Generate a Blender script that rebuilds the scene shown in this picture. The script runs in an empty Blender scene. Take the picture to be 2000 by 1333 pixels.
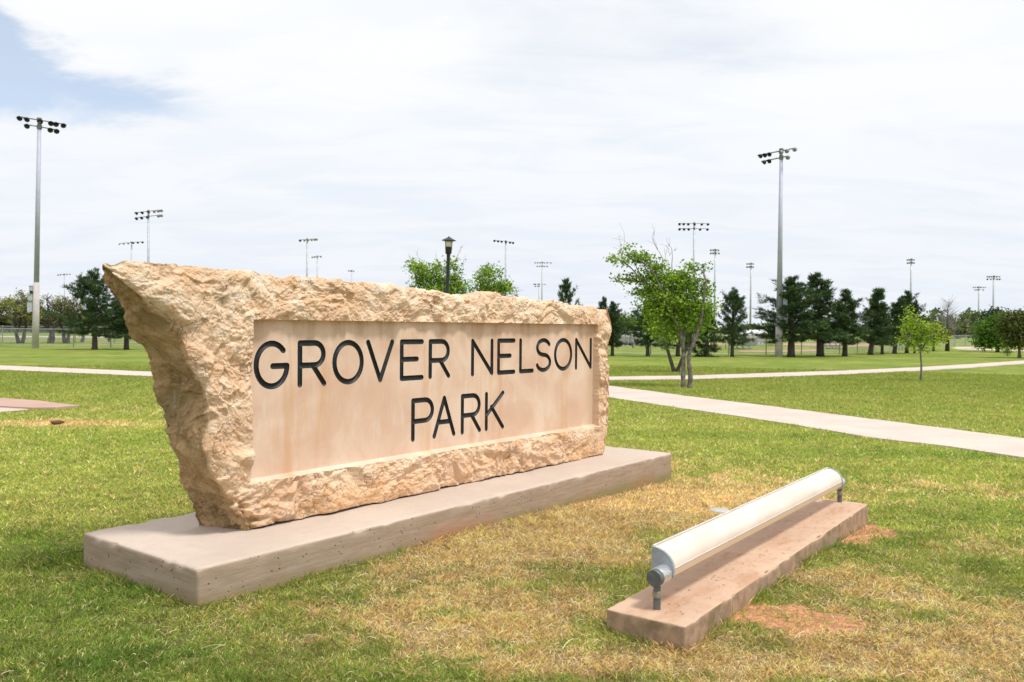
import bpy, bmesh, math, random, time
import numpy as np
from mathutils import Vector, Matrix, geometry
T0 = time.time()
SC = bpy.context.scene
COL = SC.collection
rng = np.random.default_rng(11)
random.seed(11)
rad = math.radians

# ------------------------------------------------------------------ camera
CAM_H = 1.5
FPX, CX, CY = 1655.0, 1000.0, 666.5          # focal length in pixels of the 2000 px wide photograph
PITCH, ROLL = rad(0.95), rad(0.5)
_f = np.array([0, math.cos(PITCH), -math.sin(PITCH)]); _r = np.array([1.0, 0, 0]); _u = np.cross(_r, _f)
AR = _r * math.cos(ROLL) + _u * math.sin(ROLL)
AU = -_r * math.sin(ROLL) + _u * math.cos(ROLL)
CAMP = np.array([0, 0, CAM_H])
cam = bpy.data.cameras.new('camera'); cam_ob = bpy.data.objects.new('camera', cam); COL.objects.link(cam_ob)
m = Matrix.Identity(4)
for i in range(3):
    m[i][0] = AR[i]; m[i][1] = AU[i]; m[i][2] = -_f[i]; m[i][3] = CAMP[i]
cam_ob.matrix_world = m
cam.sensor_width = 36; cam.lens = FPX / 2000 * 36; cam.clip_start = 0.05; cam.clip_end = 9000
cam.dof.use_dof = True; cam.dof.focus_distance = 5.9; cam.dof.aperture_fstop = 5.6
SC.camera = cam_ob

# ------------------------------------------------------------------ sky, sun, exposure
SUN_EL, SUN_AZ = rad(64), math.atan2(-0.50, 0.86)      # azimuth of the direction TO the sun, measured from +X
world = bpy.data.worlds.new('World'); SC.world = world; world.use_nodes = True
SKY_CLOUD = 0.93
SUN_POWER = 2.9
SC.view_settings.view_transform = 'Standard'; SC.view_settings.look = 'None'
SC.view_settings.gamma = 1; SC.view_settings.use_curve_mapping = False; SC.view_settings.exposure = 0.10


def ray(px, py):
    return _f * FPX + AR * (px - CX) - AU * (py - CY)


def at(px, py, z=0.0):
    """ground position (height z) of a point surveyed in the photograph"""
    d = ray(px, py); t = (z - CAM_H) / d[2]
    return CAMP + d * t


def aty(px, py, Y):
    d = ray(px, py); return CAMP + d * (Y / d[1])


class NT:
    def __init__(s, tree):
        s.t = tree; s.n = tree.nodes; s.l = tree.links

    def add(s, typ, **kw):
        nd = s.n.new(typ)
        ins = kw.pop('ins', {})
        for k, v in kw.items(): setattr(nd, k, v)
        for k, v in ins.items(): s.set(nd.inputs[k], v)
        return nd

    def set(s, sock, v):
        if hasattr(v, 'is_output') or isinstance(v, bpy.types.NodeSocket): s.l.new(v, sock)
        else:
            if sock.type == 'RGBA' and len(v) == 3: v = (*v, 1)
            sock.default_value = v

    def math(s, op, a, b=0.0, c=None, clamp=False):
        nd = s.add('ShaderNodeMath', operation=op, use_clamp=clamp)
        s.set(nd.inputs[0], a); s.set(nd.inputs[1], b)
        if c is not None: s.set(nd.inputs[2], c)
        return nd.outputs[0]

    def ramp(s, fac, p0, p1, a=0.0, b=1.0, smooth=True):
        nd = s.add('ShaderNodeMapRange', interpolation_type='SMOOTHSTEP' if smooth else 'LINEAR')
        s.set(nd.inputs[0], fac); nd.inputs[1].default_value = p0; nd.inputs[2].default_value = p1
        nd.inputs[3].default_value = a; nd.inputs[4].default_value = b
        return nd.outputs[0]

    def mix(s, fac, a, b, blend='MIX'):
        nd = s.add('ShaderNodeMix', data_type='RGBA', blend_type=blend)
        s.set(nd.inputs[0], fac); s.set(nd.inputs[6], a); s.set(nd.inputs[7], b)
        return nd.outputs[2]

    def noise(s, vec, scale, detail=4, rough=0.55, dist=0.0, color=False):
        nd = s.add('ShaderNodeTexNoise')
        if vec is not None: s.set(nd.inputs['Vector'], vec)
        nd.inputs['Scale'].default_value = scale; nd.inputs['Detail'].default_value = detail
        nd.inputs['Roughness'].default_value = rough; nd.inputs['Distortion'].default_value = dist
        return nd.outputs['Color' if color else 'Fac']

    def voro(s, vec, scale, feature='F1', out='Distance', rnd=1.0):
        nd = s.add('ShaderNodeTexVoronoi', feature=feature)
        if vec is not None: s.set(nd.inputs['Vector'], vec)
        nd.inputs['Scale'].default_value = scale; nd.inputs['Randomness'].default_value = rnd
        return nd.outputs[out]

    def map(s, vec, scale=(1, 1, 1), loc=(0, 0, 0), rot=(0, 0, 0)):
        nd = s.add('ShaderNodeMapping'); s.set(nd.inputs[0], vec)
        nd.inputs['Scale'].default_value = scale; nd.inputs['Location'].default_value = loc; nd.inputs['Rotation'].default_value = rot
        return nd.outputs[0]

    def bump(s, h, dist, strength=1.0, normal=None):
        nd = s.add('ShaderNodeBump'); s.set(nd.inputs['Height'], h)
        nd.inputs['Distance'].default_value = dist; nd.inputs['Strength'].default_value = strength
        if normal is not None: s.set(nd.inputs['Normal'], normal)
        return nd.outputs[0]


def build_world():
    w = NT(world.node_tree)
    for n in list(w.n): w.n.remove(n)
    out = w.add('ShaderNodeOutputWorld')
    sky = w.add('ShaderNodeTexSky', sky_type='NISHITA', sun_disc=False)
    sky.sun_elevation = SUN_EL
    sky.sun_rotation = math.pi / 2 - SUN_AZ                    # node measures clockwise from +Y
    sky.air_density = 1.0; sky.dust_density = 0.2; sky.ozone_density = 1.0
    bg1 = w.add('ShaderNodeBackground', ins={'Color': sky.outputs[0], 'Strength': 0.15})
    tc = w.add('ShaderNodeTexCoord').outputs['Generated']
    sp = w.add('ShaderNodeSeparateXYZ', ins={0: tc})
    zz = w.math('MAXIMUM', sp.outputs[2], 0.0)
    dz = w.math('ADD', zz, 0.16)
    px = w.math('DIVIDE', sp.outputs[0], dz); py = w.math('DIVIDE', sp.outputs[1], dz)
    cb = w.add('ShaderNodeCombineXYZ', ins={0: px, 1: py, 2: 0.3}).outputs[0]
    big = w.noise(w.map(cb, (0.85, 1.25, 1), (3.1, 1.7, 0)), 0.9, 6, 0.55, 0.5)
    wisp = w.noise(w.map(cb, (0.7, 1.6, 1), (8.3, 4.2, 0), (0, 0, rad(24))), 2.1, 7, 0.6, 0.6)
    dens = w.math('ADD', w.math('MULTIPLY', big, 0.6), w.math('MULTIPLY', wisp, 0.4))
    # thinner places in the cloud sheet
    holes = None
    warp = w.noise(w.map(cb, (1, 1.4, 1)), 1.6, 6, 0.62, 0.4, color=True)
    wv = w.add('ShaderNodeVectorMath', operation='MULTIPLY_ADD', ins={0: warp, 1: (0.17, 0.17, 0.13), 2: tc}).outputs[0]
    for (qx, qy, rr, st, sx) in ((-10, 60, .030, .36, 1), (30, 120, .042, .50, 1.4), (150, 168, .038, .42, 2.3), (280, 202, .030, .36, 2.6),
                             (-140, 90, .09, .42, 1.2), (1150, 70, .085, .26, 2.2), (1250, 285, .045, .20, 3), (940, 300, .03, .15, 3), (1450, 60, .07, .2, 2), (640, 372, .04, .17, 4)):
        d = ray(qx, qy); d = d / np.linalg.norm(d)
        d = d + np.array([0.5 * 0.17, 0.5 * 0.17, 0.5 * 0.13])
        sub = w.add('ShaderNodeVectorMath', operation='SUBTRACT', ins={0: wv, 1: tuple(d)}).outputs[0]
        sc = w.add('ShaderNodeVectorMath', operation='MULTIPLY', ins={0: sub, 1: (1 / sx, 1 / sx, 1.0)}).outputs[0]
        ln = w.add('ShaderNodeVectorMath', operation='LENGTH', ins={0: sc}).outputs['Value']
        g = w.ramp(ln, 0.0, rr * 1.35, st, 0.0)
        holes = g if holes is None else w.math('ADD', holes, g)
    cov = w.ramp(w.math('SUBTRACT', w.math('ADD', dens, 0.17), holes), 0.04, 0.66, 0.0, 1.0)
    cov = w.ramp(cov, 0.0, 1.0, 0.40, 1.0, False)
    # cloud tone: slightly greyer-blue low down and in thick folds
    low = w.ramp(sp.outputs[2], 0.0, 0.34, 0.0, 1.0)
    fold = w.ramp(wisp, 0.36, 0.60, 0.0, 1.0)
    c_low = w.mix(fold, (0.765, 0.812, 0.895), (0.830, 0.862, 0.915))
    c_hi = w.mix(fold, (0.890, 0.910, 0.940), (0.925, 0.935, 0.945))
    cc = w.mix(low, c_low, c_hi)
    bg2 = w.add('ShaderNodeBackground', ins={'Color': cc, 'Strength': SKY_CLOUD / 0.93})
    mx = w.add('ShaderNodeMixShader'); w.set(mx.inputs[0], cov)
    w.l.new(bg1.outputs[0], mx.inputs[1]); w.l.new(bg2.outputs[0], mx.inputs[2])
    w.l.new(mx.outputs[0], out.inputs[0])


build_world()
sun = bpy.data.lights.new('sun', 'SUN'); sun.energy = SUN_POWER; sun.angle = rad(11); sun.color = (1.0, 0.955, 0.89)
sun_ob = bpy.data.objects.new('sun', sun); COL.objects.link(sun_ob)
sd = Vector((math.cos(SUN_EL) * math.cos(SUN_AZ), math.cos(SUN_EL) * math.sin(SUN_AZ), math.sin(SUN_EL)))
sun_ob.rotation_euler = sd.to_track_quat('Z', 'Y').to_euler(); sun_ob.location = (20, -30, 60)

# ------------------------------------------------------------------ numpy noise


def _h(ix, iy, iz, k):
    n = (ix.astype(np.int64) * 374761393 + iy.astype(np.int64) * 668265263 + iz.astype(np.int64) * 2147483647 + k * 974711) & 0xffffffff
    n = ((n ^ (n >> 13)) * 1274126177) & 0xffffffff
    n = ((n ^ (n >> 16)) * 2246822519) & 0xffffffff
    n = n ^ (n >> 13)
    return (n & 0xffffff).astype(np.float64) / float(0xffffff)


def vnoise(P, k=0):
    P = np.asarray(P, float); I = np.floor(P); Fr = P - I; I = I.astype(np.int64)
    w = Fr * Fr * Fr * (Fr * (Fr * 6 - 15) + 10)
    o = 0
    for a in (0, 1):
        for b in (0, 1):
            for c in (0, 1):
                wt = (w[:, 0] if a else 1 - w[:, 0]) * (w[:, 1] if b else 1 - w[:, 1]) * (w[:, 2] if c else 1 - w[:, 2])
                o = o + wt * _h(I[:, 0] + a, I[:, 1] + b, I[:, 2] + c, k)
    return o * 2 - 1


def fbm(P, octs=4, k=0, gain=0.5, lac=2.03):
    P = np.asarray(P, float); a = 1; s = 0; t = 0
    for i in range(octs):
        s = s + a * vnoise(P + i * 17.3, k + i); t += a; a *= gain; P = P * lac
    return s / t


def fbm2(X, Y, sc, octs=4, k=0, gain=0.5):
    return fbm(np.stack([X * sc, Y * sc, np.full_like(X, 0.37)], 1), octs, k, gain)


def facets(P, k=0, tilt=1.0, soft=14.0):
    """planar chips: each jittered cell carries its own tilted plane, blended softly"""
    P = np.asarray(P, float); I = np.floor(P).astype(np.int64)
    num = np.zeros(len(P)); den = np.zeros(len(P))
    for a in (-1, 0, 1):
        for b in (-1, 0, 1):
            for c in (-1, 0, 1):
                ix, iy, iz = I[:, 0] + a, I[:, 1] + b, I[:, 2] + c
                cx = ix + _h(ix, iy, iz, k + 1); cy = iy + _h(ix, iy, iz, k + 2); cz = iz + _h(ix, iy, iz, k + 3)
                dx, dy, dz = P[:, 0] - cx, P[:, 1] - cy, P[:, 2] - cz
                d2 = dx * dx + dy * dy + dz * dz
                w = np.exp(-soft * d2)
                hh = (_h(ix, iy, iz, k + 4) - .5) + tilt * ((_h(ix, iy, iz, k + 5) - .5) * dx + (_h(ix, iy, iz, k + 6) - .5) * dy + (_h(ix, iy, iz, k + 7) - .5) * dz)
                num += w * hh; den += w
    return num / (den + 1e-12)


def sstep(x, a, b):
    t = np.clip((x - a) / (b - a), 0, 1); return t * t * (3 - 2 * t)


# ------------------------------------------------------------------ object helpers
def tag(o, label=None, cat=None, group=None, kind=None):
    if label: o['label'] = label
    if cat: o['category'] = cat
    if group: o['group'] = group
    if kind: o['kind'] = kind
    return o


def empty(name, loc=(0, 0, 0), rz=0.0, label=None, cat=None, group=None, kind=None):
    o = bpy.data.objects.new(name, None); COL.objects.link(o); o.location = loc; o.rotation_euler = (0, 0, rz)
    o.empty_display_size = 0.2
    return tag(o, label, cat, group, kind)


def link(name, me, parent=None, loc=None):
    o = bpy.data.objects.new(name, me); COL.objects.link(o)
    if parent is not None: o.parent = parent
    if loc is not None: o.location = loc
    return o


def np_mesh(name, V, faces, mat=None, smooth=False, col=None, mat_idx=None, mats=None):
    """faces: list of int arrays (n,3) or (n,4)"""
    me = bpy.data.meshes.new(name)
    V = np.ascontiguousarray(V, dtype=np.float32)
    faces = [np.asarray(f, dtype=np.int32) for f in faces if len(f)]
    nl = sum(f.size for f in faces); nf = sum(len(f) for f in faces)
    me.vertices.add(len(V)); me.vertices.foreach_set('co', V.ravel())
    me.loops.add(nl); me.polygons.add(nf)
    me.loops.foreach_set('vertex_index', np.concatenate([f.ravel() for f in faces]))
    tot = np.concatenate([np.full(len(f), f.shape[1], np.int32) for f in faces])
    st = np.concatenate([[0], np.cumsum(tot)[:-1]]).astype(np.int32)
    me.polygons.foreach_set('loop_start', st); me.polygons.foreach_set('loop_total', tot)
    me.polygons.foreach_set('use_smooth', np.full(nf, smooth, bool))
    if mat_idx is not None: me.polygons.foreach_set('material_index', np.asarray(mat_idx, np.int32))
    me.update(calc_edges=True)
    if col is not None:
        a = me.color_attributes.new('Col', 'FLOAT_COLOR', 'POINT')
        c4 = np.ones((len(V), 4), np.float32); c4[:, :3] = col
        a.data.foreach_set('color', c4.ravel())
    for mm in (mats or ([mat] if mat else [])): me.materials.append(mm)
    return me


class MB:
    """collects simple solids into one mesh"""
    def __init__(s): s.v = []; s.f = []; s.c = []

    def _add(s, vs, fs):
        o = len(s.v); s.v += [tuple(v) for v in vs]; s.f += [tuple(i + o for i in f) for f in fs]; return s

    def box(s, c, d, rz=0.0, taper=1.0):
        x, y, z = d[0] / 2, d[1] / 2, d[2] / 2; vs = []
        for k, zz in ((1, -z), (taper, z)):
            for sx, sy in ((-1, -1), (1, -1), (1, 1), (-1, 1)):
                a, b = sx * x * k, sy * y * k
                vs.append((c[0] + a * math.cos(rz) - b * math.sin(rz), c[1] + a * math.sin(rz) + b * math.cos(rz), c[2] + zz))
        return s._add(vs, [(3, 2, 1, 0), (4, 5, 6, 7), (0, 1, 5, 4), (1, 2, 6, 5), (2, 3, 7, 6), (3, 0, 4, 7)])

    def tube(s, pts, rads, n=8, caps=True):
        pts = [Vector(p) for p in pts]
        if not hasattr(rads, '__len__'): rads = [rads] * len(pts)
        vs = []; fs = []
        prev = None
        for i, p in enumerate(pts):
            t = (pts[min(i + 1, len(pts) - 1)] - pts[max(i - 1, 0)]).normalized()
            if prev is None:
                a = Vector((0, 0, 1)) if abs(t.z) < 0.9 else Vector((1, 0, 0))
                x = t.cross(a).normalized()
            else:
                x = (prev - t * prev.dot(t)).normalized()
            prev = x; y = t.cross(x)
            for k in range(n):
                th = 2 * math.pi * k / n
                vs.append(p + (x * math.cos(th) + y * math.sin(th)) * rads[i])
        for i in range(len(pts) - 1):
            for k in range(n):
                a = i * n + k; b = i * n + (k + 1) % n
                fs.append((a, b, b + n, a + n))
        if caps:
            fs.append(tuple(range(n - 1, -1, -1))); fs.append(tuple((len(pts) - 1) * n + k for k in range(n)))
        return s._add(vs, fs)

    def lathe(s, prof, n=16, M=None, caps=True):
        vs = []; fs = []
        for (r, z) in prof:
            for k in range(n):
                th = 2 * math.pi * k / n; v = Vector((r * math.cos(th), r * math.sin(th), z))
                vs.append(M @ v if M is not None else v)
        for i in range(len(prof) - 1):
            for k in range(n):
                a = i * n + k; b = i * n + (k + 1) % n
                fs.append((a, b, b + n, a + n))
        if caps:
            fs.append(tuple(range(n - 1, -1, -1))); fs.append(tuple((len(prof) - 1) * n + k for k in range(n)))
        return s._add(vs, fs)

    def mesh(s, name, mat, smooth=False):
        me = bpy.data.meshes.new(name); me.from_pydata(s.v, [], s.f); me.update()
        if mat: me.materials.append(mat)
        if smooth:
            for p in me.polygons: p.use_smooth = True
        return me

    def build(s, name, mat, parent=None, smooth=False):
        return link(name, s.mesh(name, mat, smooth), parent)


def autosmooth(o, ang=35):
    me = o.data
    for p in me.polygons: p.use_smooth = True
    me.set_sharp_from_angle(angle=rad(ang))


# ------------------------------------------------------------------ materials
def new_mat(name):
    mt = bpy.data.materials.new(name); mt.use_nodes = True; t = NT(mt.node_tree)
    b = t.n.get('Principled BSDF'); return mt, t, b


def simple(name, col, rough=0.6, metal=0.0, var=0.12, scale=8.0, bump=0.0, spec=0.5):
    mt, t, b = new_mat(name)
    tc = t.add('ShaderNodeTexCoord').outputs['Object']
    n = t.noise(tc, scale, 5, 0.6)
    c = t.mix(t.ramp(n, 0.3, 0.7), tuple(x * (1 - var) for x in col), tuple(min(1, x * (1 + var)) for x in col))
    t.set(b.inputs['Base Color'], c); b.inputs['Roughness'].default_value = rough; b.inputs['Metallic'].default_value = metal
    b.inputs['Specular IOR Level'].default_value = spec
    if bump: t.set(b.inputs['Normal'], t.bump(t.noise(tc, scale * 3, 4), bump))
    return mt


def leaf_mat(name, trans=0.35, rough=0.55, spec=0.25):
    mt, t, b = new_mat(name)
    a = t.add('ShaderNodeAttribute', attribute_name='Col').outputs['Color']
    t.set(b.inputs['Base Color'], a); b.inputs['Roughness'].default_value = rough
    b.inputs['Specular IOR Level'].default_value = spec
    tr = t.add('ShaderNodeBsdfTranslucent'); t.set(tr.inputs[0], t.mix(1.0, a, (1.15, 1.2, 0.7), 'MULTIPLY'))
    mx = t.add('ShaderNodeMixShader', ins={0: trans}); t.l.new(b.outputs[0], mx.inputs[1]); t.l.new(tr.outputs[0], mx.inputs[2])
    t.l.new(mx.outputs[0], t.n.get('Material Output').inputs[0])
    return mt


M = {}
M['grass'] = leaf_mat('grass_blade', 0.35, 0.6, 0.3)
M['leaf'] = leaf_mat('broad_leaf', 0.42, 0.5, 0.3)
M['needle'] = leaf_mat('pine_needle', 0.12, 0.6, 0.2)
M['bark'] = simple('grey_bark', (0.17, 0.145, 0.13), 0.9, var=0.45, scale=9, bump=0.01)
M['bark_dark'] = simple('dark_bark', (0.075, 0.058, 0.05), 0.95, var=0.4, scale=9, bump=0.01)
M['bark_pale'] = simple('pale_bark', (0.34, 0.29, 0.26), 0.85, var=0.4, scale=7, bump=0.006)
M['twig'] = simple('bare_twig', (0.26, 0.24, 0.24), 0.9, var=0.3)
M['galv'] = simple('galvanised_steel', (0.42, 0.45, 0.48), 0.5, 0.35, 0.12, 3)
M['steel_dark'] = simple('weathered_steel', (0.16, 0.17, 0.19), 0.55, 0.3, 0.2, 3)
M['pole_conc'] = simple('spun_concrete', (0.50, 0.47, 0.45), 0.85, var=0.08, scale=4)
M['pole_grey'] = simple('grey_pole', (0.45, 0.46, 0.58), 0.6, 0.1, 0.06, 3)
M['lamp_black'] = simple('lamp_housing_dark', (0.02, 0.022, 0.026), 0.45, 0.1, 0.3, 4)
M['lamp_grey'] = simple('lamp_housing_grey', (0.30, 0.31, 0.33), 0.4, 0.4, 0.2, 4)
M['box_grey'] = simple('painted_box', (0.50, 0.53, 0.60), 0.5, 0.1, 0.06, 5)
M['black_paint'] = simple('black_paint', (0.018, 0.022, 0.03), 0.4, 0.0, 0.2, 10)
M['roof_white'] = simple('white_roof', (0.80, 0.79, 0.77), 0.5, 0, 0.04, 2)
M['wall_grey'] = simple('pale_metal_wall', (0.56, 0.54, 0.57), 0.6, 0, 0.05, 1)
M['trim_tan'] = simple('tan_trim', (0.42, 0.33, 0.22), 0.7)
M['dark_glass'] = simple('dark_opening', (0.06, 0.07, 0.09), 0.3)
M['infield'] = simple('infield_dirt', (0.44, 0.27, 0.19), 0.95, var=0.12, scale=0.7)

# ================================================================== layout measured from the photograph
TH = rad(52.48)
SU = np.array([math.cos(TH), math.sin(TH), 0.0]); SN = np.array([-math.sin(TH), math.cos(TH), 0.0])
SLAB_B = np.array([-1.645, 4.446, 0.0]); SLAB_L, SLAB_W, SLAB_T = 5.44, 1.252, 0.21
STONE = SLAB_B + SU * 0.655 + SN * 0.465; STONE[2] = SLAB_T
TL = rad(54.2)
LU = np.array([math.cos(TL), math.sin(TL), 0.0]); LN = np.array([-math.sin(TL), math.cos(TL), 0.0])
LB = at(1338, 1225, .1); LB[2] = 0; LB_L, LB_W, LB_T = 3.515, 0.425, 0.10

PATH_MAIN = [at(*p)[:2] for p in [(960, 726), (1190, 754), (1340, 774), (1600, 806), (1800, 832), (2000, 857), (2300, 896),
                                  (2300, 950), (2000, 895), (1850, 873), (1700, 855), (1550, 830), (1400, 808), (1190, 777), (960, 742)]]
PATH_FAR = [at(*p)[:2] for p in [(-300, 699), (0, 715), (120, 720), (290, 727), (600, 734), (900, 737), (1190, 737), (1340, 735), (1500, 730), (1650, 725), (1800, 718), (1900, 712), (2000, 705), (2150, 694),
                                 (2150, 698), (2000, 711), (1900, 718.5), (1800, 724.5), (1650, 732), (1500, 737.5), (1340, 742), (1190, 743.5), (900, 743.5), (600, 741), (290, 736), (120, 728.5), (0, 723.5), (-300, 704)]]
PATH_R = [at(*p)[:2] for p in [(1858, 681), (1868, 678.6), (1900, 678.3), (1928, 679.2), (1905, 681.0), (1960, 683.4), (2060, 685.2), (2060, 687), (1960, 685.8), (1880, 683.6)]]
ROAD_L = [at(*p)[:2] for p in [(-300, 655.4), (600, 660.4), (600, 662.6), (-300, 657.6)]]
PAD = [at(*p)[:2] for p in [(-60, 776), (0, 780.5), (70, 785.5), (156, 795.5), (110, 799.5), (60, 800), (0, 797), (-60, 793)]]
GUTTER = [at(*p)[:2] for p in [(-60, 794), (0, 796), (64, 800.5), (40, 803), (0, 806), (-60, 809)]]


def in_poly(X, Y, poly):
    c = np.zeros(len(X), bool); n = len(poly)
    for i in range(n):
        x1, y1 = poly[i]; x2, y2 = poly[(i + 1) % n]
        if y1 == y2: continue
        k = ((y1 > Y) != (y2 > Y)) & (X < (x2 - x1) * (Y - y1) / (y2 - y1) + x1)
        c ^= k
    return c


def rect_local(X, Y, O, U_, N_):
    return (X - O[0]) * U_[0] + (Y - O[1]) * U_[1], (X - O[0]) * N_[0] + (Y - O[1]) * N_[1]


def gh(X, Y):
    """ground height"""
    X = np.asarray(X, float); Y = np.asarray(Y, float)
    R_ = np.hypot(X, Y)
    z = -0.012 + 0.010 * fbm2(X, Y, 1.3, 3, 5) * sstep(R_, 60, 20)
    z += 0.008 * fbm2(X, Y, 6.0, 2, 9) * sstep(R_, 16, 8)
    z += -0.075 * np.exp(-(((X - 2.3) / 1.7) ** 2 + ((Y - 8.2) / 1.6) ** 2)) - 0.02 * np.exp(-(((X - 2.9) / .7) ** 2 + ((Y - 6.6) / .8) ** 2))
    z += -0.02 * np.exp(-(((X - 1.0) / .5) ** 2 + ((Y - 3.8) / .4) ** 2))
    return z


# survey of dry, bare and lush places: (px, py, radius across m, radius along m, amount)
DRY = [(1150, 985, 1.2, .9, .62), (1300, 965, .9, .9, .85), (1000, 1040, .8, .55, .8), (860, 1090, .6, .4, .66), (1120, 1080, .6, .4, .58), (1400, 1010, .5, .5, .6),
       (900, 1160, .6, .35, .52), (1030, 1180, .5, .3, .5), (760, 1230, .5, .25, .42), (650, 1190, .35, .25, .42), (950, 1250, .6, .2, .3), (1700, 1120, .55, .3, .55), (1850, 1180, .6, .3, .62), (1600, 1270, .6, .2, .85),
       (1850, 1290, .7, .25, .95), (1960, 1240, .4, .3, .75), (1400, 1300, .6, .2, .75), (1500, 1120, .3, .2, .45), (1150, 1260, .6, .25, .5), (120, 826, 1.7, .45, .75),
       (1900, 1060, .5, .5, .30), (330, 1210, .3, .15, .25), (1450, 935, 1.3, .6, .3), (1750, 950, 1.5, .6, .25), (300, 800, 2.0, 1.0, .25), (1500, 900, 2, .8, .12), (1250, 890, .9, .7, .2)]
SOIL = [(1500, 1188, .24, .16, 1.25), (1570, 1215, .30, .17, 1.15), (1440, 1180, .12, .08, .9), (1640, 1215, .14, .09, .5), (1695, 1025, .20, .30, 1.7), (1655, 1048, .12, .22, 1.2), (725, 1095, .22, .05, .8), (840, 1062, .2, .05, .55), (1400, 1200, .10, .05, .7),
        (800, 1275, .05, .04, .8), (850, 1165, .06, .05, .7), (95, 822, .6, .25, .8), (1410, 1225, .14, .04, .5)]
LUSH = [(100, 1200, .6, .45, .5), (80, 1300, .5, .2, .5), (250, 1160, .35, .2, .5), (600, 1320, .5, .12, .75), (1700, 1045, .3, .18, .8), (1640, 1060, .22, .15, .7), (40, 1080, .8, .5, .5), (330, 1270, .4, .2, .4), (1920, 1110, .4, .25, .5), (1180, 935, .8, .3, .6),
        (700, 1170, .35, .14, .35), (1900, 1000, 1, .6, .35), (1560, 850, 2.5, .5, .4), (1750, 885, 2, .4, .5), (1300, 780, 2.2, .4, .4), (200, 860, 2, .8, .25), (980, 1310, .4, .1, .3)]


def blobs(X, Y, L, warp=0.25, k=40):
    wx = fbm2(X, Y, 2.2, 4, k) * warp; wy = fbm2(X, Y, 2.2, 4, k + 7) * warp
    s = np.zeros(len(X))
    for (px, py, ra, rb, am) in L:
        c = at(px, py)
        s += am * np.exp(-(((X + wx - c[0]) / ra) ** 2 + ((Y + wy - c[1]) / rb) ** 2))
    return s


def turf(X, Y):
    """dryness, bare soil, lushness fields (0..1)"""
    far = sstep(np.hypot(X, Y), 9, 30)
    n1 = fbm2(X, Y, 1.1, 5, 60); n2 = fbm2(X, Y, 5.0, 4, 70)
    n3 = fbm2(X * 0.35, Y, 0.5, 4, 90)
    dry = blobs(X, Y, DRY, .5) * (1.0 + .6 * n2) + 0.16 * n1 + 0.28 * n2 + .14 * n3 + .10
    soil = blobs(X, Y, SOIL, .16, 45) + .55 * n2 + .2 * fbm2(X, Y, 17, 3, 75) - .10
    lush = blobs(X, Y, LUSH, .35, 50) + .30 * n1 + .2 * n3 + .12 * n2
    return np.clip(dry, 0, 1) * (1 - .25 * far), sstep(soil, .28, .68), np.clip(lush, 0, 1)


C_GREEN = np.array([0.255, 0.360, 0.055]); C_LUSH = np.array([0.120, 0.245, 0.036]); C_YEL = np.array([0.51, 0.51, 0.16])
C_STRAW = np.array([0.83, 0.61, 0.345]); C_SOIL = np.array([0.56, 0.275, 0.16]); C_THATCH = np.array([0.13, 0.105, 0.05])


def base_color(X, Y, dry, soil, lush):
    """colour of the turf seen as a whole"""
    n = sstep(fbm2(X * 1.0, Y, 0.9, 4, 120), -.5, .5)[:, None]
    c = C_GREEN * (1 - .40 * n) + C_YEL * .40 * n
    c = c + (C_LUSH - c) * (lush * .75)[:, None]
    c = c + (C_STRAW * .82 - c) * sstep(dry, .25, .95)[:, None] * .85
    c = c * .67
    c = c + (C_SOIL - c) * soil[:, None]
    return c


# ------------------------------------------------------------------ ground sheet
def build_ground():
    ang = np.concatenate([np.linspace(rad(90 - 50), rad(90 + 50), 520), np.linspace(rad(141), rad(399), 60)])
    rr = np.concatenate([[0.0001], np.geomspace(1.2, 60, 330), np.geomspace(66, 4000, 30)])
    A, R_ = np.meshgrid(ang, rr)
    X = (R_ * np.cos(A)).ravel(); Y = (R_ * np.sin(A)).ravel()
    Z = gh(X, Y)
    na, nr = len(ang), len(rr)
    i = np.arange(nr - 1)[:, None] * na; j = np.arange(na)[None, :]; j2 = (j + 1) % na
    F = np.stack([(i + j).ravel(), (i + na + j).ravel(), (i + na + j2).ravel(), (i + j2).ravel()], 1)[:, ::-1]
    d, s, l = turf(X, Y)
    c = base_color(X, Y, d, s, l)
    # close to the camera the sheet is the thatch between real blades
    near = sstep(np.hypot(X, Y), 12, 5)[:, None]
    th = (C_THATCH * (1 - .45 * l[:, None]) * (1 + .7 * d[:, None])); th = th + (C_SOIL - th) * s[:, None]
    c = c * (1 - .75 * near) + th * .75 * near
    mt, t, b = new_mat('turf')
    col = t.add('ShaderNodeAttribute', attribute_name='Col').outputs['Color']
    pos = t.add('ShaderNodeNewGeometry').outputs['Position']
    n1 = t.noise(t.map(pos, (0.5, 1, 1)), 0.22, 6, 0.65); n2 = t.noise(t.map(pos, (0.5, 1, 1)), 2.2, 6, 0.7); n3 = t.noise(pos, 38, 3, 0.6)
    c1 = t.mix(t.ramp(n1, .35, .65), (.84, .90, .80), (1.22, 1.10, 1.20))
    c2 = t.mix(t.ramp(n2, .3, .7), (.72, .80, .70), (1.25, 1.18, 1.25))
    c3 = t.mix(t.ramp(n3, .3, .7), (.70, .72, .72), (1.28, 1.25, 1.25))
    cc = t.mix(1.0, t.mix(1.0, t.mix(1.0, col, c1, 'MULTIPLY'), c2, 'MULTIPLY'), c3, 'MULTIPLY')
    t.set(b.inputs['Base Color'], cc); b.inputs['Roughness'].default_value = 0.95; b.inputs['Specular IOR Level'].default_value = 0.1
    bm = t.bump(n2, 0.12, 0.8); bm = t.bump(n3, 0.02, 0.9, bm)
    t.set(b.inputs['Normal'], bm)
    me = np_mesh('ground', np.stack([X, Y, Z], 1), [F], mt, True, c)
    tag(link('ground', me), kind='structure')


build_ground()


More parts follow.
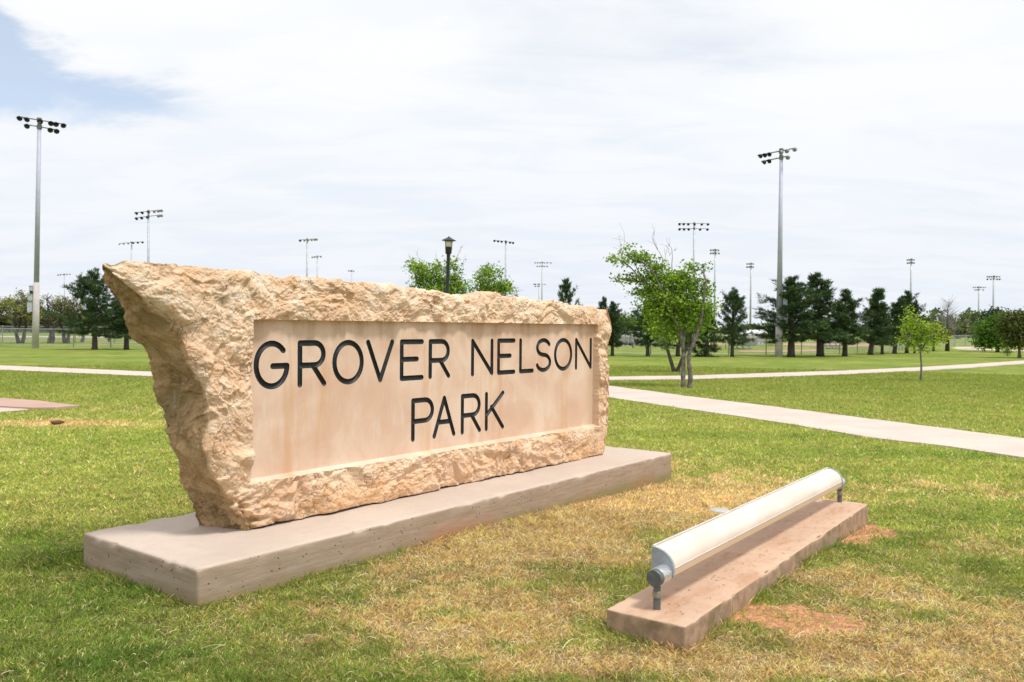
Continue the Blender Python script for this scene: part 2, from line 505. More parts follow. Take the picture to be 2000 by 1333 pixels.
def flat_poly(name, poly, ztop, zbot, mat, sub=0.6, edge=0.015, kind='structure', label=None, cat=None):
    """a paved strip with its own thickness and slightly ragged edge"""
    P = []
    n = len(poly)
    for i in range(n):
        a = np.array(poly[i]); b = np.array(poly[(i + 1) % n]); L = np.linalg.norm(b - a); k = max(1, int(L / sub))
        for q in range(k): P.append(a + (b - a) * q / k)
    P = np.array(P); P += rng.normal(0, edge, P.shape)
    bm = bmesh.new()
    top = [bm.verts.new((x, y, ztop)) for x, y in P]; bot = [bm.verts.new((x, y, zbot)) for x, y in P]
    f = bm.faces.new(top)
    if f.normal.z < 0: f.normal_flip()
    for i in range(len(P)):
        j = (i + 1) % len(P)
        bm.faces.new((top[i], bot[i], bot[j], top[j]))
    bm.normal_update()
    bmesh.ops.triangulate(bm, faces=[f])
    bmesh.ops.recalc_face_normals(bm, faces=bm.faces)
    me = bpy.data.meshes.new(name); bm.to_mesh(me); bm.free(); me.materials.append(mat)
    return tag(link(name, me), label, cat, kind=kind)


def conc_mat(name, base, dirt, streak=False, scale=1.0, sidecol=None):
    mt, t, b = new_mat(name)
    tc = t.add('ShaderNodeTexCoord').outputs['Object']; geo = t.add('ShaderNodeNewGeometry')
    nz = t.add('ShaderNodeSeparateXYZ', ins={0: geo.outputs['Normal']}).outputs[2]
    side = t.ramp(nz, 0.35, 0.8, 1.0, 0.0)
    n1 = t.noise(tc, 1.1 * scale, 6, 0.6); n2 = t.noise(tc, 14 * scale, 5, 0.65); n3 = t.noise(tc, 190, 2, 0.5)
    c = t.mix(t.ramp(n1, .3, .7), tuple(x * .90 for x in base), tuple(min(1, x * 1.06) for x in base))
    c = t.mix(t.ramp(n2, .45, .75, 0, .30), c, dirt)
    c = t.mix(t.ramp(n3, .35, .65), t.mix(1.0, c, (.90, .90, .90), 'MULTIPLY'), t.mix(1.0, c, (1.07, 1.07, 1.07), 'MULTIPLY'))
    h = t.math('ADD', t.math('MULTIPLY', n2, .5), t.math('MULTIPLY', n3, .25))
    if streak:
        sc = t.map(tc, (2.2, 2.2, 22)); s1 = t.noise(sc, 1.6, 7, 0.7); s2 = t.noise(t.map(tc, (.8, .8, 12), (3, 1, 2)), 1.2, 4, .6)
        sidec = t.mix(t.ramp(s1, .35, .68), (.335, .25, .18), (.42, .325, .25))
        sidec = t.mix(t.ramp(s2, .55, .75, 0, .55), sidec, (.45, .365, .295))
        z = t.add('ShaderNodeSeparateXYZ', ins={0: tc}).outputs[2]
        damp = t.ramp(t.math('ADD', z, t.math('MULTIPLY', t.math('SUBTRACT', n1, .5), .16)), -0.02, 0.075, .75, 0)
        sidec = t.mix(damp, sidec, (.245, .205, .075))
        red = t.math('MULTIPLY', t.ramp(t.noise(tc, .75, 3, .5), .50, .66), t.ramp(z, 0.02, 0.14, .5, 0))
        sidec = t.mix(red, sidec, (.48, .20, .11))
        v = t.voro(tc, 34); vm = t.noise(tc, 9, 3)
        pit = t.math('MULTIPLY', t.ramp(v, .13, .22, 1, 0), t.ramp(vm, .50, .56))
        sidec = t.mix(t.math('MULTIPLY', pit, .85), sidec, (.12, .085, .06))
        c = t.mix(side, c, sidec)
        h = t.math('ADD', h, t.math('MULTIPLY', side, t.math('SUBTRACT', t.math('MULTIPLY', s1, .8), t.math('MULTIPLY', pit, 1.6))))
    elif sidecol:
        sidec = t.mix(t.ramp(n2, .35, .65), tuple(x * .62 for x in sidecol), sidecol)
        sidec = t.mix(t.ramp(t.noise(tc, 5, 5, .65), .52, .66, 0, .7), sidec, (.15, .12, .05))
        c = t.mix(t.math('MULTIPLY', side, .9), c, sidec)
        st = t.noise(t.map(tc, (1, 3, 1)), 1.7, 6, .65)
        c = t.mix(t.math('MULTIPLY', t.ramp(st, .48, .66, 0, .55), t.ramp(side, 0, 1, 1, 0)), c, (.40, .195, .10))
    t.set(b.inputs['Base Color'], c); b.inputs['Roughness'].default_value = .88; b.inputs['Specular IOR Level'].default_value = .25
    t.set(b.inputs['Normal'], t.bump(h, 0.004 if streak else 0.003, .9))
    return mt


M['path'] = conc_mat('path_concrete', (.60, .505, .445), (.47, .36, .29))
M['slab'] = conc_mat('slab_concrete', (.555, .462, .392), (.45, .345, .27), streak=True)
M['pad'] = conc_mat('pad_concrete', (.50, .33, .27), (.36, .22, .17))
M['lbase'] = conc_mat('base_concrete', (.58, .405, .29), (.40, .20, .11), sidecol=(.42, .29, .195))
tag_p = flat_poly('footpath', PATH_MAIN, 0.007, -0.10, M['path'], .35, .022)
flat_poly('footpath', PATH_FAR, 0.018, -0.1, M['path'], .6, .03)
flat_poly('footpath', PATH_R, 0.024, -0.1, M['path'], 1.0, .05)
flat_poly('road', ROAD_L, 0.03, -0.1, M['path'], 4.0, .05)
flat_poly('kerb', PAD, 0.032, -0.1, M['pad'], .3, .012, 'structure')
flat_poly('gutter', GUTTER, 0.008, -0.1, M['slab'], .3, .012, 'structure')


# ------------------------------------------------------------------ cast concrete blocks with worn arrises
def cast_block(name, L, W, zb, zt, bev, step, amp, mat, vr=0.02):
    """rounded-top block; rings run round the perimeter, local origin at the near corner"""
    per = []
    nx, ny = int(L / step), int(W / step)
    r = vr
    def side(a, b, n):
        for i in range(n): per.append(np.array(a) + (np.array(b) - np.array(a)) * i / n)
    def arc(c, a0):
        for i in range(4): th = rad(a0 + 90 * i / 4); per.append(np.array([c[0] + r * math.cos(th), c[1] + r * math.sin(th)]))
    side((r, 0), (L - r, 0), nx); arc((L - r, r), -90); side((L, r), (L, W - r), ny); arc((L - r, W - r), 0)
    side((L - r, W), (r, W), nx); arc((r, W - r), 90); side((0, W - r), (0, r), ny); arc((r, r), 180)
    P = np.array(per); n = len(P)
    T = np.roll(P, -1, 0) - np.roll(P, 1, 0); T /= np.linalg.norm(T, axis=1)[:, None]; Nn = np.stack([T[:, 1], -T[:, 0]], 1)
    zs = np.linspace(zb, zt - bev, max(3, int((zt - bev - zb) / step))); prof = [(0.0, z, 1, 0) for z in zs]
    for k in range(1, 5):
        a = rad(90 * k / 4); prof.append((bev * (1 - math.cos(a)), zt - bev + bev * math.sin(a), math.cos(a), math.sin(a)))
    prof.append((bev + step, zt, 0, 1)); prof.append((bev + 3 * step, zt, 0, 1))
    V = []
    for k, (ins, z, cn, sn) in enumerate(prof):
        xy = P - Nn * ins if ins <= vr else np.stack([np.clip(P[:, 0], ins, L - ins), np.clip(P[:, 1], ins, W - ins)], 1)
        q = np.column_stack([xy, np.full(n, z)])
        chip = fbm(q * 7, 4, 210) * amp + fbm(q * 40, 3, 220) * amp * .45
        edge = 1.0 if bev * 0 <= ins <= bev * 1.01 and z > zt - bev - 3 * step else .45
        bite = np.clip(facets(q * 9, 230, 2.0) - .12, 0, 1) * amp * 5 * (1 if (0 < ins < bev * 1.01) else .15)
        dd = (chip * edge - bite)
        if k >= len(prof) - 2: dd = chip * 0
        q[:, :2] += Nn * (dd * cn)[:, None]; q[:, 2] += dd * sn
        V.append(q)
    V = np.concatenate(V); K = len(prof)
    i = np.arange(K - 1)[:, None] * n; j = np.arange(n)[None, :]; j2 = (j + 1) % n
    F = np.stack([(i + j).ravel(), (i + j2).ravel(), (i + n + j2).ravel(), (i + n + j).ravel()], 1)
    me = np_mesh(name, V, [F], mat, True)
    bm = bmesh.new(); bm.from_mesh(me); bm.verts.ensure_lookup_table()
    cv = bm.verts.new((L / 2, W / 2, zt)); bm.verts.ensure_lookup_table()
    rim = [bm.verts[(K - 1) * n + q] for q in range(n)]
    for q in range(n):
        a, b2 = rim[q], rim[(q + 1) % n]
        if (a.co - b2.co).length > 1e-6: bm.faces.new((a, b2, cv)).smooth = True
    bmesh.ops.dissolve_degenerate(bm, dist=1e-6, edges=bm.edges)
    bm.to_mesh(me); bm.free()
    return me


def place_local(o, O, th):
    o.location = tuple(O); o.rotation_euler = (0, 0, th); return o


slab = place_local(link('concrete_slab', cast_block('concrete_slab', SLAB_L, SLAB_W, -0.25, SLAB_T, 0.022, 0.025, 0.0035, M['slab'], .016)), SLAB_B, TH)
tag(slab, 'long low concrete plinth slab under the carved stone park sign', 'concrete slab')

# ------------------------------------------------------------------ the carved stone
PW, PB, PT, PD = 4.076, 0.514 - SLAB_T, 1.533 - SLAB_T, 0.052          # panel rectangle (local u, height above slab) and recess depth
STH = 0.40


def build_stone():
    lv = np.array([0, .14, .38, .54, .78, .90, 1.09, 1.24, 1.33, 1.41, 1.49, 1.56, 1.61, 1.66])
    lu = np.array([0, -.075, -.22, -.295, -.270, -.300, -.390, -.485, -.555, -.665, -.77, -.86, -.925, -.935])
    bv = np.array([0, .21, .48, .62, .88, .97, 1.17, 1.30, 1.42, 1.50, 1.66]); bu = np.array([-.115, -.165, -.250, -.335, -.380, -.420, -.490, -.595, -.668, -.695, -.705])
    rv = np.array([0, .03, .31, .68, .98, 1.12, 1.24, 1.38, 1.47, 1.66]); ru = np.array([4.17, 4.205, 4.30, 4.30, 4.265, 4.275, 4.335, 4.30, 4.26, 4.235])
    tu = np.array([-.92, -.80, -.69, -.55, -.39, -.257, -.044, .184, .43, .83, 1.07, 1.385, 1.78, 2.1, 2.3, 2.46, 2.6, 2.75, 3.1, 3.43, 3.7, 3.98, 4.25, 4.5])
    tv = np.array([1.817, 1.842, 1.855, 1.857, 1.855, 1.838, 1.835, 1.826, 1.815, 1.808, 1.797, 1.777, 1.763, 1.762, 1.772, 1.787, 1.768, 1.757, 1.742, 1.731, 1.722, 1.715, 1.686, 1.67]) - SLAB_T
    fl = lambda v: np.interp(v, lv, lu); fr = lambda v: np.interp(v, rv, ru); ft = lambda u: np.interp(u, tu, tv); fb = lambda v: np.interp(v, bv, bu)

    nl, np_, nr_ = 120, 400, 34
    nb, nm, nt = 50, 128, 52
    SP = np.concatenate([np.linspace(0, 1, nl + 1)[:-1], 1 + np.linspace(0, 1, np_ + 1)[:-1], 2 + np.linspace(0, 1, nr_ + 1)])
    # finer spacing towards the near (left) end of the panel strip
    TP = np.concatenate([np.linspace(0, 1, nb + 1)[:-1], 1 + np.linspace(0, 1, nm + 1)[:-1], 2 + np.linspace(0, 1, nt + 1)])

    def uv(S, T):
        # first guess of v from panel column position, then boundaries
        su = np.where(S < 1, 0, np.where(S < 2, ((S - 1) ** 1.18) * PW, PW))
        utop = su.copy(); vmax = ft(np.where(S < 1, -0.9 * (1 - S), np.where(S < 2, su, PW + .16 * (S - 2))))
        v = np.where(T < 1, T * PB, np.where(T < 2, PB + (T - 1) * (PT - PB), PT + (T - 2) * (vmax - PT)))
        left = fl(v); right = fr(v)
        u = np.where(S < 1, left * (1 - S), np.where(S < 2, su, PW + (right - PW) * (S - 2)))
        return u, v

    S, T = np.meshgrid(SP, TP); ns, ntt = len(SP), len(TP)
    u, v = uv(S, T)
    # depth of base surface: slight roll-back at the outer rim
    w0 = np.zeros_like(u)
    rim = np.minimum(np.minimum(ft(u) - v, u - fl(v)), fr(v) - u); rim = np.clip(rim, 0, 1)
    w0 += 0.030 * np.exp(-rim / 0.035) + 0.02 * np.exp(-v / 0.03)

    def disp(P, kind):
        a = fbm(P * np.array([1.6, 1.6, 1.6]), 3, 300) * .016
        wq = P + np.stack([fbm(P * 3 + 5, 2, 301), fbm(P * 3 + 9, 2, 302), fbm(P * 3 + 13, 2, 303)], 1) * .12
        rough = .55 + .75 * sstep(fbm(P * np.array([1.9, 1.9, 1.9]), 3, 395), -.35, .35)
        f1 = facets(wq * np.array([3.6, 4.5, 4]), 310, 2.4, 10) * (.026 if kind == 0 else .036)
        f2 = facets(wq * np.array([12, 15, 13]), 320, 2.6, 9) * .016 * rough
        f3 = facets(wq * np.array([34, 44, 38]), 330, 2.8, 8) * .0050 * rough + fbm(wq * 26, 3, 345) * .0065 * rough
        f4 = fbm(P * 75, 3, 340) * .0042
        rg = (1 - np.abs(fbm(wq * 9, 4, 350)) * 2.2); crack = -np.clip(rg - .86, 0, 1) * .055 * sstep(fbm(P * 2.1, 2, 360), -.1, .45)
        if kind == 1:
            a += fbm(P * np.array([2.2, 2.2, 1.5]), 3, 370) * .008 + .006
        return a + f1 + f2 + f3 + f4 + crack

    def facenormal(u_, v_, w_):
        """blend of face directions near the arrises"""
        dF = np.clip(w_, 0, 1); dL = np.clip(u_ - fl(v_), 0, 9); dR = np.clip(fr(v_) - u_, 0, 9); dT = np.clip(ft(u_) - v_, 0, 9); dB = np.clip(STH - w_, 0, 9)
        e = .02
        N = np.zeros((len(u_), 3))
        N[:, 2] -= np.exp(-dF / e); N[:, 2] += np.exp(-dB / e)
        N[:, 0] -= np.exp(-dL / e); N[:, 0] += np.exp(-dR / e); N[:, 1] += np.exp(-dT / e)
        return N / (np.linalg.norm(N, axis=1)[:, None] + 1e-9)

    def push(u_, v_, w_, kind, amp, hold=None):
        P = np.stack([u_, v_, w_], 1)
        N = facenormal(u_, v_, w_)
        if hold is not None:
            N = N * (1 - hold)[:, None] + np.array([0, 0, -1.0]) * hold[:, None]
        d = disp(P, kind) * amp
        Q = P + N * d[:, None]
        return Q

    Vs, Fs, Mi = [], [], []
    off = 0

    def add(Q, F, mi):
        nonlocal off
        Vs.append(Q); Fs.append(F + off); Mi.append(np.full(len(F), mi)); off += len(Q)

    def grid(nr, nc, flip=False, mask=None):
        i = np.arange(nr - 1)[:, None] * nc; j = np.arange(nc - 1)[None, :]
        F = np.stack([(i + j), (i + j + 1), (i + nc + j + 1), (i + nc + j)], -1)
        if mask is not None: F = F[mask]
        F = F.reshape(-1, 4)
        return F[:, ::-1] if flip else F

    # ---- front
    uf, vf, wf = u.ravel(), v.ravel(), w0.ravel()
    dp = np.minimum(np.minimum(np.abs(uf), np.abs(uf - PW)), np.minimum(np.abs(vf - PB), np.abs(vf - PT)))
    Sx, Tx = S.ravel(), T.ravel()
    hold = ((Sx >= .97) & (Sx <= 2.06) & (Tx >= .94) & (Tx <= 2.05)).astype(float)
    # wall of the recess needs rock in front of it everywhere
    Q = push(uf, vf, np.zeros_like(uf), 0, np.ones_like(uf), hold)
    Q[:, 2] += wf
    Q[:, 2] -= .006
    isb = (Sx >= 1) & (Sx <= 2) & (Tx >= 1) & (Tx <= 2)
    Q[isb, 2] = np.clip(Q[isb, 2], -.05, PD - .022)
    zmin = .012 + .012 * fbm(np.stack([uf * 5, uf * 0, uf * 0], 1), 4, 390)
    Q[:, 1] = np.where(Tx == 0, np.maximum(zmin, 0.004), np.maximum(Q[:, 1], zmin + Tx * .02))
    mask = np.ones((ntt - 1, ns - 1), bool); mask[nb:nb + nm, nl:nl + np_] = False
    add(Q, grid(ntt, ns, False, mask), 0)
    # front normals must face -w: (u right, v up) seen from -w  -> order is correct
    G = Q.reshape(ntt, ns, 3)
    # ---- recess walls
    bl = [(nb, j) for j in range(nl, nl + np_ + 1)]; br = [(i, nl + np_) for i in range(nb, nb + nm + 1)]
    tr = [(nb + nm, j) for j in range(nl + np_, nl - 1, -1)]; ll = [(i, nl) for i in range(nb + nm, nb - 1, -1)]
    loop = bl[:-1] + br[:-1] + tr[:-1] + ll[:-1]
    A = np.array([G[i, j] for i, j in loop]); n = len(A)
    B = A.copy(); B[:, 2] = PD
    # lower and right reveals lean back a little, as sawn
    for k, (i, j) in enumerate(loop):
        if j == nl + np_: B[k, 0] -= .022
        if i == nb: B[k, 1] += .018
        if j == nl: B[k, 0] += .006
    rings = [A, A * .5 + B * .5, B]
    W_ = np.concatenate(rings); j = np.arange(n); j2 = (j + 1) % n
    F = np.concatenate([np.stack([j + r * n, j2 + r * n, j2 + (r + 1) * n, j + (r + 1) * n], 1) for r in range(2)])
    add(W_, F, 1)
    # ---- left end
    ne = 74
    X = np.linspace(0, 1, ne + 1)
    vL = G[:, 0]; base = np.stack([u[:, 0], v[:, 0]], 1)
    E = np.zeros((ntt, ne + 1, 3)); 
    vv = v[:, 0][:, None] * np.ones(ne + 1)[None]
    uu = fl(v[:, 0])[:, None] * (1 - X)[None] + fb(v[:, 0])[:, None] * X[None]
    ww = STH * X[None] * np.ones(ntt)[:, None]
    mid = np.sin(np.pi * X)[None] * np.ones(ntt)[:, None]
    uu = uu + mid * .045 * np.sin(v[:, 0] * 7.5 + .8)[:, None]
    P = np.stack([uu.ravel(), vv.ravel(), ww.ravel()], 1)
    e0 = np.minimum(P[:, 2], 9)
    Nn = np.zeros_like(P); Nn[:, 0] = -1; Nn[:, 1] = -.35
    k0 = np.exp(-P[:, 2] / .02)[:, None]
    Nf = facenormal(u[:, 0], v[:, 0], np.zeros(ntt))
    Nf = np.repeat(Nf, ne + 1, 0)
    Nn = Nn / np.linalg.norm(Nn, axis=1)[:, None]
    Nn = Nn * (1 - k0) + Nf * k0
    # displacement kind cross-fades from front to end so the arris closes
    kk = np.exp(-P[:, 2] / .05)
    d = disp(P, 0) * kk + disp(P, 1) * (1 - kk)
    QE = P + Nn * d[:, None]; QE[:, 2] += (.030 + .0) * np.exp(-P[:, 2] / .02) - .006 * k0[:, 0]
    QE[:, 1] = np.maximum(QE[:, 1], .004 + .01 * fbm(P * 5, 2, 391)); QE = QE.reshape(ntt, ne + 1, 3)
    QE[:, 0] = G[:, 0]
    add(QE.reshape(-1, 3), grid(ntt, ne + 1, True), 0)
    # ---- right end
    vv = v[:, -1][:, None] * np.ones(ne + 1)[None]; uu = fr(v[:, -1])[:, None] * np.ones(ne + 1)[None] - .03 * X[None]; ww = STH * X[None] * np.ones(ntt)[:, None]
    P = np.stack([uu.ravel(), vv.ravel(), ww.ravel()], 1)
    d = disp(P, 0); QR = P + np.array([1., 0, 0]) * d[:, None]; QR[:, 1] = np.maximum(QR[:, 1], .004)
    QR = QR.reshape(ntt, ne + 1, 3); QR[:, 0] = G[:, -1]
    add(QR.reshape(-1, 3), grid(ntt, ne + 1, False), 0)
    # ---- back (coarser across)
    cols = np.concatenate([np.arange(0, ns, 4)]); 
    if cols[-1] != ns - 1: cols = np.append(cols, ns - 1)
    nc = len(cols); x = (u[:, cols] - fl(v[:, cols])) / (fr(v[:, cols]) - fl(v[:, cols]))
    ub = fb(v[:, cols]) + x * (fr(v[:, cols]) - .03 - fb(v[:, cols])); vb = v[:, cols]
    P = np.stack([ub.ravel(), vb.ravel(), np.full(ub.size, STH)], 1); d = disp(P, 0)
    QB = P + np.array([0, 0, 1.]) * d[:, None]; QB[:, 1] = np.maximum(QB[:, 1], .004); QB = QB.reshape(ntt, nc, 3)
    QB[:, 0] = QE[:, -1]; QB[:, -1] = QR[:, -1]
    add(QB.reshape(-1, 3), grid(ntt, nc, True), 0)
    # ---- top cap
    nd = 44; X = np.linspace(0, 1, nd + 1)
    frow = G[-1]; brow = np.stack([np.interp(np.arange(ns), cols, QB[-1, :, q]) for q in range(3)], 1)
    C_ = frow[None] * (1 - X)[:, None, None] + brow[None] * X[:, None, None]
    P = C_.reshape(-1, 3); d = disp(P * np.array([1, 1, 1]), 0) * np.repeat(np.sin(np.pi * X), ns) * 1.0
    C2 = P.copy(); C2[:, 1] += d - .010 * np.repeat(np.sin(np.pi * X), ns)
    add(C2, grid(nd + 1, ns, False), 0)
    # ---- small stepped fillets in the two upper panel corners
    V = np.concatenate(Vs); V = np.stack([V[:, 0], V[:, 2], V[:, 1]], 1)          # local axes: x along, y depth, z up
    F = np.concatenate(Fs); Mi_ = np.concatenate(Mi)
    # concave corner fillets
    return V, F, Mi_


def rock_mats():
    mt, t, b = new_mat('split_limestone')
    tc = t.add('ShaderNodeTexCoord').outputs['Object']; sp = t.add('ShaderNodeSeparateXYZ', ins={0: tc})
    wq = t.add('ShaderNodeVectorMath', operation='MULTIPLY_ADD', ins={0: t.noise(tc, 4, 4, .6, color=True), 1: (.25, .25, .25), 2: tc}).outputs[0]
    n1 = t.noise(wq, 2.2, 7, .62, .3); n2 = t.noise(wq, 9, 7, .65, .6); n3 = t.noise(tc, 60, 5, .65); n4 = t.noise(tc, 260, 3, .6)
    base = t.mix(t.ramp(n1, .36, .64), (.74, .50, .325), (.88, .70, .53))
    base = t.mix(t.ramp(n2, .50, .68, 0, .62), base, (.64, .36, .165))
    base = t.mix(t.ramp(n2, .34, .46, .55, 0), base, (.90, .785, .65))
    # iron staining along the foot of the front face
    z = sp.outputs[2]
    foot = t.math('MULTIPLY', t.ramp(z, .05, .36, 1, 0), t.ramp(n1, .40, .60))
    base = t.mix(t.math('MULTIPLY', foot, .62), base, (.70, .375, .15))
    # brown weathered skin on the old broken end
    lim = t.math('ADD', t.math('MULTIPLY', z, -.47), .02)
    ed = t.math('SUBTRACT', sp.outputs[1], t.math('MULTIPLY', t.math('SUBTRACT', n2, .5), .10))
    endm = t.math('MULTIPLY', t.ramp(ed, .015, .06), t.ramp(sp.outputs[0], 1.0, .3))
    old = t.mix(t.ramp(n2, .35, .65), (.31, .20, .095), (.53, .36, .20))
    old = t.mix(t.ramp(n1, .52, .62, 0, .5), old, (.20, .155, .075))
    base = t.mix(t.math('MULTIPLY', endm, .95), base, old)
    # grey lichen flecks
    base = t.mix(t.math('MULTIPLY', t.ramp(t.noise(tc, 5.5, 5, .7), .60, .70), .5), base, (.62, .57, .52))
    cr = t.voro(wq, 15, 'DISTANCE_TO_EDGE'); crm = t.math('MULTIPLY', t.ramp(cr, .0, .035, 1, 0), t.ramp(t.noise(tc, 3.3, 3), .50, .62))
    base = t.mix(t.math('MULTIPLY', crm, .65), base, (.30, .17, .08))
    base = t.mix(t.ramp(n3, .60, .74, 0, .55), base, (.40, .24, .12))
    base = t.mix(1.0, base, t.mix(t.ramp(n4, .3, .7), (.86, .85, .84), (1.08, 1.08, 1.08)), 'MULTIPLY')
    t.set(b.inputs['Base Color'], base); b.inputs['Roughness'].default_value = .9; b.inputs['Specular IOR Level'].default_value = .2
    h = t.math('ADD', t.math('MULTIPLY', n2, 1.4), t.math('ADD', t.math('MULTIPLY', n3, .55), t.math('MULTIPLY', n4, .16)))
    h = t.math('SUBTRACT', h, t.math('MULTIPLY', crm, .6))
    t.set(b.inputs['Normal'], t.bump(h, .014, .85))

    mp, t, b = new_mat('sawn_limestone')
    tc = t.add('ShaderNodeTexCoord').outputs['Object']; sp = t.add('ShaderNodeSeparateXYZ', ins={0: tc})
    st = t.noise(t.map(tc, (2.6, 1, .30)), 2.0, 6, .62, .25); st2 = t.noise(t.map(tc, (6, 1, .9), (4, 0, 1)), 2.2, 6, .65, .4)
    cl = t.noise(tc, 2.1, 6, .6, .5); fi = t.noise(tc, 150, 3, .6)
    c = t.mix(t.ramp(cl, .32, .68), (.655, .445, .325), (.765, .595, .47))
    c = t.mix(t.ramp(st, .52, .74, 0, .55), c, (.60, .335, .165))
    c = t.mix(t.ramp(st2, .56, .74, 0, .45), c, (.635, .385, .215))
    c = t.mix(t.ramp(st2, .30, .44, .50, 0), c, (.735, .655, .57))
    z = sp.outputs[2]
    topst = t.math('MULTIPLY', t.ramp(z, 1.02, 1.33), t.ramp(t.noise(t.map(tc, (5, 1, .6)), 1.8, 5), .42, .66))
    c = t.mix(t.math('MULTIPLY', topst, .62), c, (.50, .33, .19))
    xr = t.ramp(sp.outputs[0], 3.86, 4.03)
    c = t.mix(t.math('MULTIPLY', xr, .55), c, (.50, .33, .19))
    sc = t.voro(t.map(tc, (3, 1, 9), (0, 0, 0), (0, rad(25), 0)), 5, 'DISTANCE_TO_EDGE')
    scr = t.math('MULTIPLY', t.ramp(sc, 0, .012, 1, 0), t.ramp(t.noise(tc, 2.7, 2), .60, .68))
    c = t.mix(t.math('MULTIPLY', scr, .5), c, (.86, .76, .66))
    pit = t.math('MULTIPLY', t.ramp(t.voro(tc, 42), .06, .11, 1, 0), t.ramp(t.noise(tc, 6, 2), .60, .66))
    c = t.mix(t.math('MULTIPLY', pit, .6), c, (.30, .17, .09))
    c = t.mix(1.0, c, t.mix(t.ramp(fi, .3, .7), (.94, .94, .94), (1.05, 1.05, 1.05)), 'MULTIPLY')
    t.set(b.inputs['Base Color'], c); b.inputs['Roughness'].default_value = .8; b.inputs['Specular IOR Level'].default_value = .25
    h = t.math('ADD', t.math('MULTIPLY', fi, .3), t.math('ADD', st2, t.math('MULTIPLY', pit, -.8)))
    t.set(b.inputs['Normal'], t.bump(h, .0016, .8))
    return mt, mp


M['rock'], M['sawn'] = rock_mats()
sign = place_local(empty('stone_sign'), STONE, TH)
tag(sign, 'big rough tan limestone block sign carved with black lettering on a concrete slab', 'park sign')
_V, _F, _mi = build_stone()
stone_me = np_mesh('stone_block', _V, [_F], None, False, None, _mi, [M['rock'], M['sawn']])
link('stone_block', stone_me, sign)
print('stone', time.time() - T0, len(_F))

# ------------------------------------------------------------------ lettering: single-stroke round-ended capitals, cut into the panel
SR = 0.0195                                                             # half stroke width


def arcp(cx, cy, rx, ry, a0, a1, n=14):
    return [(cx + rx * math.cos(rad(a0 + (a1 - a0) * i / n)), cy + ry * math.sin(rad(a0 + (a1 - a0) * i / n))) for i in range(n + 1)]


def glyph(ch, x0, x1, y0, y1):
    w, h = x1 - x0, y1 - y0; ym = (y0 + y1) / 2; xm = (x0 + x1) / 2
    if ch == 'G':
        return [arcp(xm, ym, w / 2, h / 2, 42, 270, 22) + arcp(xm, ym - h * .02, w / 2, h / 2 - h * .02, 270, 350, 8) + [(x1, ym - h * .03)], [(xm + w * .03, ym - h * .03), (x1, ym - h * .03)]]
    if ch in 'RP':
        yb = y0 + h * .46; r = (y1 - yb) / 2; xr = x1 - (0 if ch == 'P' else w * .03)
        bowl = [(x0, y1), (xr - r * 1.0, y1)] + arcp(xr - r * 1.0, yb + r, r, r, 90, -90, 12)[1:] + [(x0, yb)]
        g = [[(x0, y0), (x0, y1)], bowl]
        if ch == 'R': g.append([(xm + w * .02, yb), (x1, y0)])
        return g
    if ch == 'O': return [arcp(xm, ym, w / 2, h / 2, 0, 360, 32)]
    if ch == 'V': return [[(x0, y1), (xm, y0), (x1, y1)]]
    if ch == 'E': return [[(x1, y1), (x0, y1), (x0, y0), (x1, y0)], [(x0, ym + h * .02), (x1 - w * .25, ym + h * .02)]]
    if ch == 'N': return [[(x0, y0), (x0, y1), (x1, y0), (x1, y1)]]
    if ch == 'L': return [[(x0, y1), (x0, y0), (x1, y0)]]
    if ch == 'S':
        r1 = h * .245; r2 = h * .255
        top = arcp(xm, y1 - r1, w * .47, r1, 25, 250, 16); bot = arcp(xm, y0 + r2, w * .5, r2, 70, -160, 18)
        return [top + bot]
    if ch == 'A': return [[(x0, y0), (xm, y1), (x1, y0)], [(x0 + w * .19, y0 + h * .36), (x1 - w * .19, y0 + h * .36)]]
    if ch == 'K': return [[(x0, y0), (x0, y1)], [(x1, y1), (x0 + w * .02, y0 + h * .40)], [(x0 + w * .30, y0 + h * .62), (x1, y0)]]


LET = [('G', .053, .330, 0), ('R', .395, .638, 0), ('O', .690, .980, 0), ('V', 1.002, 1.280, 0), ('E', 1.341, 1.600, 0), ('R', 1.654, 1.908, 0),
       ('N', 2.165, 2.459, 0), ('E', 2.511, 2.769, 0), ('L', 2.825, 3.046, 0), ('S', 3.073, 3.322, 0), ('O', 3.367, 3.677, 0), ('N', 3.726, 4.030, 0),
       ('P', 1.466, 1.721, 1), ('A', 1.705, 1.976, 1), ('R', 2.041, 2.301, 1), ('K', 2.351, 2.615, 1)]


